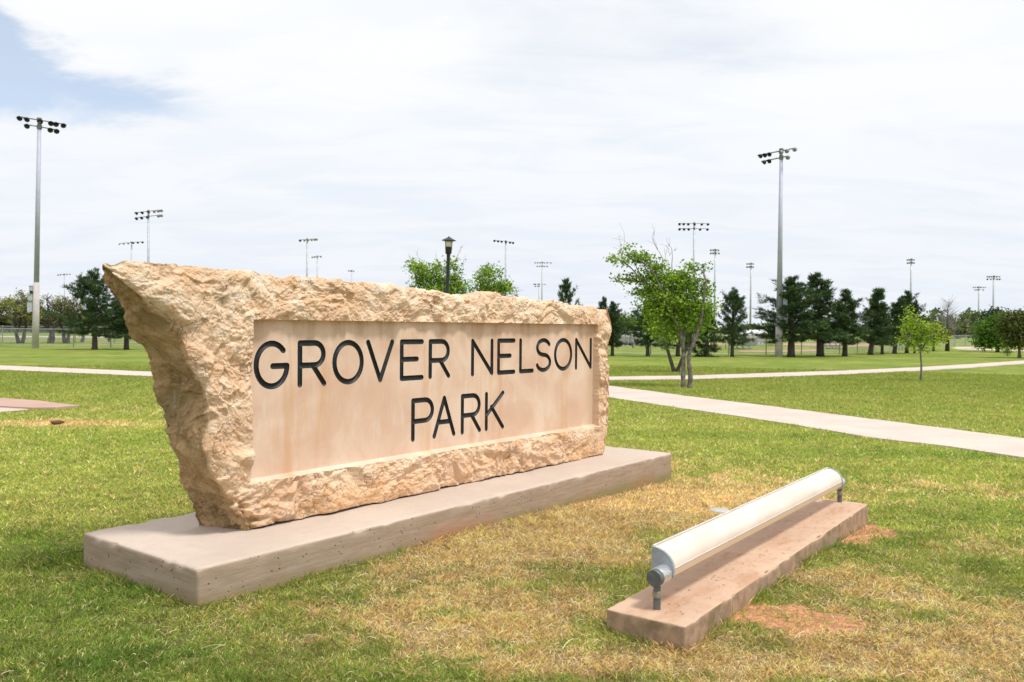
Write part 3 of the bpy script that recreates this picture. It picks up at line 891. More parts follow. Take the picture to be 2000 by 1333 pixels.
def build_letters():
    rows = [(1.086 - SLAB_T, 1.400 - SLAB_T), (.615 - SLAB_T, .949 - SLAB_T)]
    # sampled signed distance -> outline by marching the strokes: each stroke segment is a capsule polygon
    verts = []; faces_in = []; segs = []
    for li, (ch, a, b, r) in enumerate(LET):
        y0, y1 = rows[r]
        for path in glyph(ch, a + SR, b - SR, y0 + SR, y1 - SR):
            for p, q in zip(path[:-1], path[1:]):
                if math.hypot(q[0] - p[0], q[1] - p[1]) < 1e-5: continue
                segs.append((p[0], p[1], q[0], q[1], li))
    seg = np.array([s[:4] for s in segs]); sl = np.array([s[4] for s in segs])

    def dist(P):
        P = np.asarray(P)[:, None, :]; A = seg[None, :, :2]; Bv = seg[None, :, 2:] - A
        t = np.clip(((P - A) * Bv).sum(-1) / (Bv * Bv).sum(-1), 0, 1)
        d = np.linalg.norm(P - (A + Bv * t[..., None]), axis=-1)
        k = d.argmin(1); return d[np.arange(len(k)), k], sl[k]
    # regular triangulated sheet clipped by the distance field per letter cell
    out_v, out_f = [], []          # panel faces
    letters = {}
    g = 0.0052
    ZT = PT - .0; cells = []
    # panel is tiled by: letter cells (fine) and the strips between them (coarse)
    used = []
    res = {}
    for li, (ch, a, b, r) in enumerate(LET):
        y0, y1 = rows[r]
        res[li] = (a - .008, b + .008, y0 - .01, y1 + .01)
    def cell(li_set, xa, xb, ya, yb):
        nx = int(math.ceil((xb - xa) / g)); ny = int(math.ceil((yb - ya) / g))
        X, Y = np.meshgrid(np.linspace(xa, xb, nx + 1), np.linspace(ya, yb, ny + 1))
        P = np.stack([X.ravel(), Y.ravel()], 1); D, L = dist(P); D = D - SR
        return nx, ny, P, D, L
    def clip(nx, ny, P, D, L):
        pin = []; pout = []; edges = []
        cache = {}
        V = [tuple(p) for p in P]; D = list(D)
        def cut(i, j):
            key = (min(i, j), max(i, j))
            if key not in cache:
                t = D[i] / (D[i] - D[j]); p = P[i] + (P[j] - P[i]) * t
                V.append((p[0], p[1])); cache[key] = len(V) - 1
            return cache[key]
        Dn = np.array(D).reshape(ny + 1, nx + 1)
        inside = Dn < 0
        cnt = inside[:-1, :-1].astype(int) + inside[1:, :-1] + inside[:-1, 1:] + inside[1:, 1:]
        for i in range(ny):
            for j in range(nx):
                a = i * (nx + 1) + j; q = (a, a + 1, a + nx + 2, a + nx + 1); c = cnt[i, j]
                if c == 0: pout.append(q); continue
                if c == 4: pin.append(q); continue
                for tri in ((q[0], q[1], q[2]), (q[0], q[2], q[3])):
                    s = [D[k] < 0 for k in tri]
                    if all(s): pin.append(tri); continue
                    if not any(s): pout.append(tri); continue
                    I, O = [], []; cr = []
                    for k in range(3):
                        v0, v1 = tri[k], tri[(k + 1) % 3]
                        (I if D[v0] < 0 else O).append(v0)
                        if (D[v0] < 0) != (D[v1] < 0):
                            m_ = cut(v0, v1); I.append(m_); O.append(m_); cr.append((m_, D[v0] < 0))
                    pin.append(tuple(I)); pout.append(tuple(O))
                    # edge oriented so that the inside lies on its left
                    x, y = cr[0], cr[1]
                    edges.append((x[0], y[0]) if x[1] else (y[0], x[0]))
        return V, pin, pout, edges

    def merge_rect(rects, W, H): pass
    y_pb, y_pt = PB + .0, PT - 0.0
    bands = [(y_pb, rows[1][0] - .01, None), (rows[1][0] - .01, rows[1][1] + .01, 1), (rows[1][1] + .01, rows[0][0] - .01, None),
             (rows[0][0] - .01, rows[0][1] + .01, 0), (rows[0][1] + .01, y_pt, None)]
    pv, pf = [], []
    def addp(V, F):
        o = len(pv); pv.extend([(x, 0.0, y) for x, y in V]); pf.extend([tuple(k + o for k in f) for f in F])
    for (ya, yb, r) in bands:
        if r is None:
            addp([(0, ya), (PW, ya), (PW, yb), (0, yb)], [(0, 1, 2, 3)]); continue
        lis = [i for i in range(len(LET)) if LET[i][3] == r]
        xs = [0.0]
        for k in lis: xs += [LET[k][1] - .006, LET[k][2] + .006]
        # neighbouring cells that would overlap share a mid line
        cuts = []
        groups = []
        cur = [LET[lis[0]][1] - .006, LET[lis[0]][2] + .006, [lis[0]]]
        for k in lis[1:]:
            if LET[k][1] - .006 < cur[1]: cur[1] = LET[k][2] + .006; cur[2].append(k)
            else: groups.append(cur); cur = [LET[k][1] - .006, LET[k][2] + .006, [k]]
        groups.append(cur)
        x = 0.0
        for (xa, xb, ks) in groups:
            addp([(x, ya), (xa, ya), (xa, yb), (x, yb)], [(0, 1, 2, 3)])
            nx, ny, P, D, L = cell(ks, xa, xb, ya, yb)
            V, pin, pout, edges = clip(nx, ny, P, D, L)
            addp(V, pout)
            Va = np.array(V); _, own = dist(Va)
            for k in ks:
                fi = [f for f in pin if own[f[0]] == k]
                ei = [e for e in edges if own[e[0]] == k]
                idx = sorted({i for f in fi for i in f} | {i for e in ei for i in e}); mp_ = {i: n for n, i in enumerate(idx)}
                nn = len(idx)
                dfield, _ = dist(Va[idx])
                # rounded groove: deepest along the centre line of the stroke
                dep = .003 + .014 * np.sqrt(np.clip(1 - (dfield / SR) ** 2, 0, 1))
                vv = [(V[i][0], dep[n], V[i][1]) for n, i in enumerate(idx)]
                vv += [(V[i][0], -.0004, V[i][1]) for i in idx]
                ff = [tuple(mp_[i] for i in f) for f in fi]
                ff += [(mp_[p] , mp_[q], mp_[q] + nn, mp_[p] + nn) for p, q in ei]
                letters[k] = (vv, ff)
            x = xb
        addp([(x, ya), (PW, ya), (PW, yb), (x, yb)], [(0, 1, 2, 3)])
    me = bpy.data.meshes.new('panel'); me.from_pydata(pv, [], pf); me.update(); me.materials.append(M['sawn'])
    o = link('panel', me, sign, (0, PD - .0005, 0))
    o['label'] = 'smooth sawn recessed face with orange stains'
    ink, t, b = new_mat('black_letter_paint')
    tc = t.add('ShaderNodeTexCoord').outputs['Object']
    n = t.noise(tc, 60, 4, .6)
    t.set(b.inputs['Base Color'], t.mix(t.ramp(n, .35, .7), (.004, .007, .009), (.011, .019, .026))); b.inputs['Roughness'].default_value = .5
    t.set(b.inputs['Normal'], t.bump(n, .002, .8))
    for k, (vv, ff) in letters.items():
        lm = bpy.data.meshes.new('letter'); lm.from_pydata(vv, [], ff); lm.update(); lm.materials.append(ink)
        for p in lm.polygons: p.use_smooth = True
        q = link('letter', lm, sign, (0, PD, 0)); q['label'] = 'carved black letter ' + LET[k][0]


build_letters()
print('letters', time.time() - T0)

# ------------------------------------------------------------------ sign flood light on its concrete base
lbase = place_local(link('light_base', cast_block('light_base', LB_L, LB_W, -0.22, LB_T, 0.010, 0.018, 0.0045, M['lbase'], .012)), LB, TL)
tag(lbase, 'narrow reddish concrete strip on the lawn carrying the tubular light', 'concrete base')


def build_floodlight():
    # local: x along the base, y across (towards the sign), z up; origin at LB
    foot0 = at(1283, 1190, LB_T); foot1 = at(1640, 981, LB_T)
    loc = lambda P: (float((P - LB) @ LU), float((P - LB) @ LN))
    f0 = loc(foot0); f1 = loc(foot1)
    root = place_local(empty('flood_light'), LB, TL)
    tag(root, 'long cream curved housing light on two short grey pipes facing the sign', 'flood light')
    xs, ys = f0; xe, ye = f1
    steel = M['steel_dark']; zc = .262
    cap_m = simple('pipe_paint', (.12, .135, .14), .5, .2, .2, 30)
    alu = simple('brushed_clamp', (.66, .66, .67), .32, .75, .1, 40)
    plate_m = simple('end_plate_grey', (.33, .37, .42), .5, .3, .15, 20)
    cream, t, b = new_mat('cream_enamel')
    tc = t.add('ShaderNodeTexCoord').outputs['Object']
    n = t.noise(t.map(tc, (1, 3, 3)), 2.2, 6, .6); sp_ = t.math('MULTIPLY', t.ramp(t.voro(tc, 55), .05, .10, 1, 0), t.ramp(t.noise(tc, 9, 2), .60, .66))
    c = t.mix(t.ramp(n, .3, .72), (.68, .565, .475), (.79, .70, .62)); c = t.mix(t.math('MULTIPLY', sp_, .6), c, (.35, .24, .17))
    c = t.mix(t.ramp(t.noise(t.map(tc, (.6, 6, 6)), 5, 4), .58, .78, 0, .4), c, (.70, .55, .45))
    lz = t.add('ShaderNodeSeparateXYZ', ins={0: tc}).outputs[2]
    c = t.mix(t.ramp(lz, .280, .287, .85, 0), c, (.60, .42, .28))  # warm light bounced off the soil, painted as tan into the lower face
    t.set(b.inputs['Base Color'], c); b.inputs['Roughness'].default_value = .5; b.inputs['Coat Weight'].default_value = .1
    rim_m = simple('trim_strip', (.62, .60, .60), .45, .2, .1, 12)
    glass, t, b = new_mat('lamp_lens'); b.inputs['Base Color'].default_value = (.30, .33, .35, 1); b.inputs['Roughness'].default_value = .12

    def pipe(x, y, dirn, nm):
        p = empty(nm); 
    for (x, y, sgn) in ((xs, ys, 1), (xe, ye, -1)):
        mb = MB().lathe([(.0185, LB_T - .03), (.0185, zc - .03)], 18, Matrix.Translation((x, y, 0)))
        p = mb.build('post', cap_m, root, True); autosmooth(p)
        mb = MB().lathe([(.0195, .158), (.0235, .161), (.0235, .182), (.0215, .185), (.0215, .190), (.0195, .192)], 18, Matrix.Translation((x, y, 0)))
        q = mb.build('collar', simple('brass_grey_collar', (.27, .25, .19), .5, .4, .2, 40), p, True); autosmooth(q)
        R_ = Matrix.Translation((x, y, zc)) @ Matrix.Rotation(rad(90), 4, 'Y')
        a, c_ = (-.040, .086) if sgn > 0 else (-.10, .040)
        mb = MB().lathe([(.040, a), (.0425, a + .004), (.0425, a + .026 if sgn > 0 else a + .12), (.041, c_)], 28, R_)
        kn = mb.build('knuckle', cap_m, root, True); autosmooth(kn)
        x1, x2 = (-.008, .082) if sgn > 0 else (-.10, .0)
        mb = MB().lathe([(.0435, x1), (.0450, x1 + .002), (.0450, x2 - .002), (.0435, x2)], 28, R_)
        bd = mb.build('clamp_band', alu, kn, True); autosmooth(bd)
        for an in (10, 52, 96):
            th = rad(an); M_ = Matrix.Translation((x + (x1 + x2) / 2, y - .045 * math.cos(th), zc + .045 * math.sin(th))) @ Matrix.Rotation(rad(90) - th, 4, 'X')
            mb = MB().lathe([(.004, -.002), (.0035, .003), (.001, .004)], 8, M_)
            mb.build('screw', alu, kn)
    # housing cross-section (y towards the sign, z up)
    X0, X1 = xs + .088, xe - .105
    yc = (ys + ye) / 2
    def sect(grow=0.0):
        pts = [(.050 + grow, .382 + grow)]
        for i in range(13):
            a = rad(82 - 80 * i / 12)
            pts.append((.048 - (.110 + grow) * math.cos(a), .288 + (.092 + grow) * math.sin(a)))
        pts += [(-.063 - grow, .286), (-.061 - grow, .250 - grow * .4), (-.045, .236 - grow), (.030, .228 - grow), (.052 + grow, .238 - grow)]
        return pts
    def shear(x): return ys + .018 + (ye - ys) * (x - xs) / (xe - xs)
    def extrude(sec, xa, xb, n=24, caps=True):
        mb = MB(); vs = []; fs = []; k = len(sec)
        for i in range(n + 1):
            x = xa + (xb - xa) * i / n
            for (y, z) in sec: vs.append((x, shear(x) + y, z))
        for i in range(n):
            for j in range(k):
                a = i * k + j; b_ = i * k + (j + 1) % k; fs.append((a, b_, b_ + k, a + k))
        if caps: fs += [tuple(range(k))[::-1], tuple(n * k + j for j in range(k))]
        mb._add(vs, fs); return mb
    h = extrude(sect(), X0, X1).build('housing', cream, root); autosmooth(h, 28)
    bmn = bmesh.new(); bmn.from_mesh(h.data); bmesh.ops.recalc_face_normals(bmn, faces=bmn.faces); bmn.to_mesh(h.data); bmn.free()
    for (xa, xb) in ((X0 - .006, X0 + .010), (X1 - .010, X1 + .006)):
        e = extrude(sect(.0045), xa, xb, 1).build('end_plate', plate_m, root); autosmooth(e, 28)
        bmn = bmesh.new(); bmn.from_mesh(e.data); bmesh.ops.recalc_face_normals(bmn, faces=bmn.faces); bmn.to_mesh(e.data); bmn.free()
    MB().tube([(X0, shear(X0) + .052, .388), (X1, shear(X1) + .052, .388)], .005, 8).build('trim_strip', rim_m, root)
    MB().tube([(X0, shear(X0) - .0635, .287), (X1, shear(X1) - .0635, .287)], .0022, 6).build('seam', rim_m, root)
    # lens on the side of the sign
    mb = MB(); a, b2 = X0 + .03, X1 - .03
    mb._add([(a, shear(a) + .0535, .235), (b2, shear(b2) + .0535, .235), (b2, shear(b2) + .0535, .38), (a, shear(a) + .0535, .38),
             (a, shear(a) + .049, .235), (b2, shear(b2) + .049, .235), (b2, shear(b2) + .049, .38), (a, shear(a) + .049, .38)],
            [(3, 2, 1, 0), (0, 1, 5, 4), (1, 2, 6, 5), (2, 3, 7, 6), (3, 0, 4, 7)])
    mb.build('lens', glass, root)


build_floodlight()
# pale round valve lid in the dry turf
vl = at(1405, 988); mb = MB().lathe([(.083, -.03), (.085, .008), (.080, .013), (.0, .014)], 28, Matrix.Translation((vl[0], vl[1], float(gh([vl[0]], [vl[1]])[0]) + .016)), caps=False)
o = mb.build('valve_lid', simple('lid_grey', (.46, .45, .43), .6, 0, .1, 20), None, True); tag(o, 'small round pale valve lid lying flush in the dry grass', 'valve lid')
rk = at(108, 828)
bm = bmesh.new(); bmesh.ops.create_icosphere(bm, subdivisions=3, radius=1)
for v in bm.verts:
    n = vnoise(np.array([[v.co.x * 1.5, v.co.y * 1.5, v.co.z * 1.5]]), 5)[0] * .25
    v.co *= (1 + n); v.co.x *= .095 * (1 + .4 * v.co.x); v.co.y *= .07; v.co.z *= .032 * (1 + .5 * v.co.x * 10)
me = bpy.data.meshes.new('clod'); bm.to_mesh(me); bm.free(); me.materials.append(simple('dark_clod', (.13, .06, .035), .95, 0, .3, 20))
tag(link('earth_clod', me, None, (rk[0], rk[1], .02)), 'dark brown wedge of broken earth on a bare patch left of the sign', 'clod')

# ================================================================== vegetation helpers
class Veg:
    """collects leaf polygons with a colour each"""
    def __init__(s): s.V = []; s.F = []; s.C = []; s.n = 0

    def leaves(s, C, size, col, asp=.6, up=0.0, droop=0.0, jit=.25, direc=None):
        """rhombic leaves at centres C"""
        n = len(C)
        A = rng.normal(size=(n, 3)) if direc is None else direc + rng.normal(size=(n, 3)) * .5
        A[:, 2] = A[:, 2] * (1 - up) - droop; A /= np.linalg.norm(A, axis=1)[:, None]
        Bq = np.cross(A, rng.normal(size=(n, 3))); Bq /= np.linalg.norm(Bq, axis=1)[:, None]
        sz = size * rng.uniform(.6, 1.3, n)[:, None]
        V = np.stack([C, C + A * sz * .5 + Bq * sz * asp * .5, C + A * sz, C + A * sz * .5 - Bq * sz * asp * .5], 1)
        F = np.arange(n * 4).reshape(n, 4) + s.n
        s.V.append(V.reshape(-1, 3)); s.F.append(F); s.C.append(np.repeat(np.clip(col * (1 + rng.normal(0, jit, (n, 1)) * .6), 0, 1), 4, 0)); s.n += n * 4

    def spikes(s, C, D, L, w, col):
        n = len(C); D = D / np.linalg.norm(D, axis=1)[:, None]
        Bq = np.cross(D, rng.normal(size=(n, 3))); Bq /= np.linalg.norm(Bq, axis=1)[:, None]
        L = np.asarray(L).reshape(-1, 1) * np.ones((n, 1)); w = np.asarray(w).reshape(-1, 1) * np.ones((n, 1))
        V = np.stack([C - Bq * w, C + Bq * w, C + D * L], 1)
        F = np.arange(n * 3).reshape(n, 3) + s.n
        s.V.append(V.reshape(-1, 3)); s.F.append(F); s.C.append(np.repeat(col, 3, 0)); s.n += n * 3

    def mesh(s, name, mat):
        fs3 = [f for f in s.F if f.shape[1] == 3]; fs4 = [f for f in s.F if f.shape[1] == 4]
        # keep colour per vertex
        return np_mesh(name, np.concatenate(s.V), ([np.concatenate(fs4)] if fs4 else []) + ([np.concatenate(fs3)] if fs3 else []), mat, False, np.concatenate(s.C))


def bez(p0, p1, bend=.12, n=5):
    p0, p1 = np.array(p0, float), np.array(p1, float); L = np.linalg.norm(p1 - p0)
    o = rng.normal(size=3) * L * bend; o2 = rng.normal(size=3) * L * bend * .5
    return [tuple(p0 * (1 - t) + p1 * t + o * math.sin(math.pi * t) + o2 * math.sin(2 * math.pi * t)) for t in np.linspace(0, 1, n)]


# ------------------------------------------------------------------ pines (6 crowns, shared between copies)
def pine_meshes(seed, H, R, cb, forks=1, lean=0.0, dense=1.0):
    """crown H high above base, widest radius R at about a third of its height, crown starting at cb"""
    global rng
    keep = rng; rng = np.random.default_rng(seed)
    tr = MB(); tr.tube([(0, 0, -.1), (0.0, 0, .15), (lean * .3, 0, H * .45), (lean, 0, H * .96)], [.15, .115, .07, .012], 8)
    vg = Veg()
    tops = [(lean, 0.0, H, 1.0)]
    for k in range(forks - 1):
        a = rng.uniform(0, 6.28); tops.append((lean + .33 * R * math.cos(a) * 1.3, .33 * R * math.sin(a), H * rng.uniform(.78, .92), .55))
    for (tx, ty, th, sc) in tops:
        nb = int(74 * sc * dense)
        for i in range(nb):
            t = ((i + rng.uniform()) / nb) ** 1.05
            z0 = cb * .92 + (th - cb) * t * .97
            # cone profile with rounded, uneven base
            prof = min(1, .70 + t * 2.0) * (1 - t) ** .95 * 1.12 + .05
            a = i * 2.399 + rng.normal(0, .5)
            lob = 1 + .26 * math.sin(a * 2 + seed) + rng.normal(0, .34)
            L = max(.10, R * prof * lob * (1 if sc == 1 else .62))
            x0 = tx * z0 / th; y0 = ty * z0 / th
            rise = (.15 + 1.25 * t) * L + rng.normal(0, .08)
            drop = -.22 * L * (1 - t) if t < .35 else 0
            P0 = np.array([x0, y0, z0]); P1 = P0 + np.array([math.cos(a) * L, math.sin(a) * L, rise + drop])
            mid = (P0 + P1) / 2 - np.array([0, 0, .07 * L])
            if L > .5 and i % 2 == 0: tr.tube([P0, mid, P1 * .97 + P0 * .03], [.022, .015, .006], 4, False)
            # foliage plumes along the outer two thirds
            n = int((5 + 15 * L) * (1.25 if t > .6 else 1))
            u = rng.uniform(.30, 1.0, n) ** .8
            Cc = P0[None] * (1 - u)[:, None] + P1[None] * u[:, None]; Cc[:, 2] -= .07 * L * np.sin(np.pi * u)
            Cc += rng.normal(0, .040 + .028 * L, (n, 3)) * np.array([1, 1, .7])
            q = 9
            Cq = np.repeat(Cc, q, 0) + rng.normal(0, .035, (n * q, 3))
            dirn = (P1 - P0) / L
            D = dirn[None] * .7 + rng.normal(0, .65, (n * q, 3)) + np.array([0, 0, .55])
            shade = np.repeat(rng.uniform(0, 1, n), q)[:, None]
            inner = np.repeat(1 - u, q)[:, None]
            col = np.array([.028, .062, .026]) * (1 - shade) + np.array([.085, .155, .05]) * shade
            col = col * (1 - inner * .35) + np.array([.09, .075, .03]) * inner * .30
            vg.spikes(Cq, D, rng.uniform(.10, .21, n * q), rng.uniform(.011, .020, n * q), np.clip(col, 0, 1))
    rng = keep
    return tr.mesh('trunk', M['bark_dark'], True), vg.mesh('crown', M['needle'])


PINES = [pine_meshes(1, 4.4, 1.20, .95, 2), pine_meshes(2, 4.6, .95, 1.0, 3), pine_meshes(3, 3.9, .85, .75, 1, .05), pine_meshes(4, 4.4, .72, .9, 2, -.25),
         pine_meshes(5, 3.0, .62, .05, 1), pine_meshes(6, 3.9, 1.05, .90, 2, .1)]
P_H = [4.4, 4.6, 3.9, 4.4, 3.0, 3.9]; P_R = [1.20, .95, .85, .72, .62, 1.05]


def pine(px, py, top, half, v, label, rot=0.0, lean=0.0):
    b = at(px, py); s = b[1] / FPX; h = (py - top) * s; w = half * s
    root = empty('pine_tree', (b[0], b[1], 0), rot, label, 'pine tree', 'pines along the ball field fence')
    k = h / P_H[v]; kx = w / P_R[v] * (1.28 if px > 1500 else 1.12)
    for nm, me in zip(('trunk', 'crown'), PINES[v]):
        o = link(nm, me, root); o.scale = (kx, kx, k)
    if lean: root.rotation_euler = (0, rad(lean), rot)


for a in [
    (185, 683, 531, 50, 0, 'broad dark pine left of the stone sign, beside the near-left tall light pole', .3),
    (247, 683, 566, 40, 5, 'dark pine half hidden behind the left broken end of the stone sign', 2.0),
    (1104, 695, 545, 21, 2, 'narrow pine tip rising above the top edge of the sign near its right end', 1.0),
    (1175, 695, 580, 15, 3, 'slim pine tip just above the right corner of the stone sign', 4.0),
    (1196, 695, 590, 25, 1, 'dark pine touching the right edge of the stone sign', 5.1),
    (1265, 696, 592, 31, 5, 'pine standing alone between the sign and the leafy two-stemmed tree', 2.2),
    (1324, 696, 600, 30, 2, 'dark pine hidden behind the leafy two-stemmed tree', 1.2),
    (1380, 697, 598, 25, 4, 'pine with skirts reaching the ground beside the leafy two-stemmed tree', 3.3),
    (1430, 697, 567, 34, 0, 'full conical pine left of the small white-roofed shed', 1.9),
    (1545, 697, 541, 46, 1, 'wide open pine directly right of the tall pale light pole', 2.8),
    (1602, 696, 534, 36, 3, 'tallest pine of the right-hand row, pointed and dense', .6),
    (1650, 696, 566, 33, 1, 'broad-topped pine second to the right of the tallest one', 4.4),
    (1700, 693, 563, 25, 3, 'pine with a leaning trunk in the middle of the right-hand row', 2.1, -4),
    (1723, 692, 596, 22, 5, 'short shaggy pine between two taller ones in the right-hand row', .9, -3),
    (1747, 691, 582, 20, 3, 'thin forked pine just left of the young bright green tree', 3.6, -3),
    (1771, 690, 569, 24, 1, 'tall thin pine behind the young bright green tree', 5.6),
    (1786, 690, 590, 12, 2, 'slender pine at the right end of the row, behind the pole and young tree', .2),
]: pine(*a)
print('pines', time.time() - T0)


# ------------------------------------------------------------------ leafy trees built from surveyed limbs and foliage masses
def leafy(name, base, limbs, masses, label, cat='tree', group=None, leaf=.085, n_per=1.0, cols=((.10, .22, .02), (.27, .40, .05)), bark='bark', twigs=(), yoff=.9, cl=14, droop=.25, sub_branch=True, leafmat='leaf', back=0.0):
    bx, by = base; b = at(bx, by); Y = b[1]; s = Y / FPX
    L = lambda p, y=0.0: ((p[0] - bx) * s, y, (by - p[1]) * s)
    root = empty(name, (b[0], b[1], 0), 0, label, cat, group)
    mb = MB()
    for (pts, r0, r1, dy) in limbs:
        P = [L(p, dy * i / max(1, len(pts) - 1)) for i, p in enumerate(pts)]
        # smooth the survey polyline
        Q = []
        for i in range(len(P) - 1):
            p0 = np.array(P[max(i - 1, 0)]); p1 = np.array(P[i]); p2 = np.array(P[i + 1]); p3 = np.array(P[min(i + 2, len(P) - 1)])
            for t in np.linspace(0, 1, 5)[:-1]:
                Q.append(.5 * (2 * p1 + (p2 - p0) * t + (2 * p0 - 5 * p1 + 4 * p2 - p3) * t * t + (3 * p1 - p0 - 3 * p2 + p3) * t ** 3))
        Q.append(np.array(P[-1])); Q[0][2] -= .08
        rr = [(r0 + (r1 - r0) * (i / (len(Q) - 1)) ** .8) * (1 + .10 * math.sin(i * 2.3)) for i in range(len(Q))]; rr[0] *= 1.25
        mb.tube(Q, rr, 9)
        if pts is limbs[0][0]: main_top = Q[-1]
    tops = [np.array(L(l[0][-1], l[3])) for l in limbs]
    bmz = MB(); vg = Veg()
    for (mx, my, rx, ry, dens) in masses:
        c = np.array(L((mx, my))); c[1] = rng.uniform(-.35, .35) * yoff * rx * s + back
        R3 = np.array([rx * s, rx * s * yoff, ry * s])
        near = min(tops, key=lambda q: np.linalg.norm(q - c))
        bmz.tube(bez(near, c, .10), [.022, .018, .014, .010, .007], 5, False)
        nc = max(4, int(dens * n_per * 85 * (rx * ry) / 900))
        for k in range(nc):
            d = rng.normal(size=3); d /= np.linalg.norm(d); d *= rng.uniform(.25, 1.0) ** .5
            q = c + d * R3 * (1 + .22 * rng.normal())
            if sub_branch and k % 2 == 0: bmz.tube(bez(c + (q - c) * .1, q, .12, 3), [.008, .006, .003], 3, False)
            m_ = cl; spread = leaf * 1.25
            Cc = q + rng.normal(0, 1, (m_, 3)) * spread * np.array([1, 1, .6])
            tone = rng.uniform(0, 1); col = np.array(cols[0]) * (1 - tone) + np.array(cols[1]) * tone
            vg.leaves(Cc, leaf, np.repeat(col[None], m_, 0), .62, .3, droop, .35)
    for (p, q, r) in twigs:
        a0, a1 = np.array(L(p)), np.array(L(q)); bmz.tube(bez(a0, a1, .06), [r, r * .8, r * .6, r * .45, r * .3], 4, False)
        for k in range(5):
            t = rng.uniform(.4, .95); st = a0 + (a1 - a0) * t; e = st + (a1 - a0) * .28 + rng.normal(size=3) * .10 * np.linalg.norm(a1 - a0)
            bmz.tube(bez(st, e, .08, 3), [r * .4, r * .3, r * .2], 3, False)
    mb.build('trunk', M[bark], root, True)
    if bmz.v: bmz.build('branches', M['twig'] if not masses else M[bark], root, True)['kind'] = 'stuff'
    if masses: link('crown', vg.mesh('crown', M[leafmat]), root)
    return root


GREEN = ((.095, .20, .014), (.32, .46, .04))
leafy('broadleaf_tree', (1341, 757),
      [([(1335, 757), (1334, 727), (1335, 700), (1332, 665), (1326, 640), (1318, 600), (1312, 575)], .066, .03, .1),
       ([(1347, 757), (1348, 735), (1344, 705), (1345, 690), (1356, 660), (1364, 635), (1369, 600), (1372, 566), (1374, 548)], .070, .022, -.15),
       ([(1333, 680), (1338, 650), (1345, 615), (1340, 590)], .035, .018, .3),
       ([(1326, 640), (1300, 600), (1282, 555), (1268, 530)], .030, .012, -.2),
       ([(1318, 602), (1290, 565), (1262, 552)], .020, .010, .2)],
      [(1305, 540, 34, 20, 1.3), (1340, 555, 34, 26, 1.4), (1300, 580, 42, 30, 1.5), (1345, 600, 36, 34, 1.3), (1375, 575, 16, 30, 1.0), (1378, 620, 16, 26, .9),
       (1290, 620, 32, 28, 1.2), (1330, 632, 34, 20, .6), (1298, 655, 20, 16, .8), (1268, 570, 22, 20, 1.0), (1272, 540, 20, 16, 1.0), (1310, 610, 40, 30, 1.1),
       (1255, 505, 24, 11, 1.3), (1280, 518, 22, 13, 1.2), (1232, 500, 16, 10, 1.2), (1203, 505, 12, 7, 1.2), (1222, 482, 9, 6, 1.0), (1216, 512, 8, 5, 1),
       (1228, 545, 15, 9, 1.2), (1248, 540, 14, 9, 1.1), (1212, 545, 9, 7, 1.1), (1243, 570, 11, 6, .9), (1352, 522, 16, 9, 1.1), (1375, 521, 12, 7, 1.1), (1393, 595, 8, 14, .6)],
      'leafy green tree with two bent grey stems beside the footpath, one stem dead-topped', leaf=.086, n_per=.66, back=.28, cols=GREEN,
      twigs=[((1275, 540), (1205, 462), .010), ((1290, 520), (1272, 455), .010), ((1310, 530), (1302, 476), .012), ((1304, 500), (1318, 485), .006), ((1300, 520), (1295, 490), .006), ((1372, 560), (1376, 540), .010), ((1374, 620), (1398, 590), .006)])
leafy('broadleaf_tree', (1320, 727),
      [([(1317, 727), (1309, 700), (1303, 675), (1305, 650), (1309, 640)], .075, .03, .2), ([(1322, 727), (1332, 700), (1345, 665), (1350, 640)], .075, .03, -.2)],
      [(1300, 640, 28, 20, .9), (1350, 630, 26, 22, .9), (1325, 610, 36, 26, .9), (1335, 655, 26, 14, .7)],
      'dark V-forked tree behind the leafy two-stemmed tree, across the far path', leaf=.10, cols=((.05, .12, .012), (.17, .29, .03)), bark='bark_dark')
leafy('broadleaf_tree', (845, 712),
      [([(845, 712), (846, 660), (850, 610), (852, 580)], .07, .035, 0), ([(850, 620), (822, 570), (812, 545)], .03, .012, .1), ([(850, 610), (885, 565), (888, 530)], .03, .012, -.1)],
      [(822, 530, 20, 17, 1.5), (808, 520, 12, 10, 1.3), (830, 560, 32, 24, 1.4), (880, 560, 28, 26, 1.4), (883, 520, 18, 13, 1.2), (860, 585, 40, 25, 1.2), (850, 525, 14, 14, .9), (900, 565, 16, 18, 1.0), (853, 545, 22, 18, .9)],
      'bushy green tree behind the sign, directly behind the black lantern post', leaf=.11, n_per=.8, cols=GREEN,
      twigs=[((815, 525), (797, 500), .010), ((817, 520), (812, 492), .008), ((862, 530), (848, 496), .008), ((880, 520), (900, 480), .009), ((892, 540), (906, 505), .008)])
leafy('broadleaf_tree', (958, 710),
      [([(958, 710), (957, 650), (955, 600), (955, 565)], .065, .03, 0), ([(956, 600), (985, 565)], .02, .01, 0)],
      [(940, 540, 16, 16, 1.4), (955, 530, 12, 14, 1.2), (960, 560, 34, 20, 1.5), (985, 565, 14, 22, 1.1), (970, 535, 9, 10, 1.0), (935, 565, 16, 14, 1.0), (955, 585, 34, 20, 1.2)],
      'bushy green tree behind the sign, to the right of the black lantern post', leaf=.11, n_per=.8, cols=GREEN, twigs=[((990, 585), (1016, 565), .010), ((985, 590), (1010, 575), .007)])
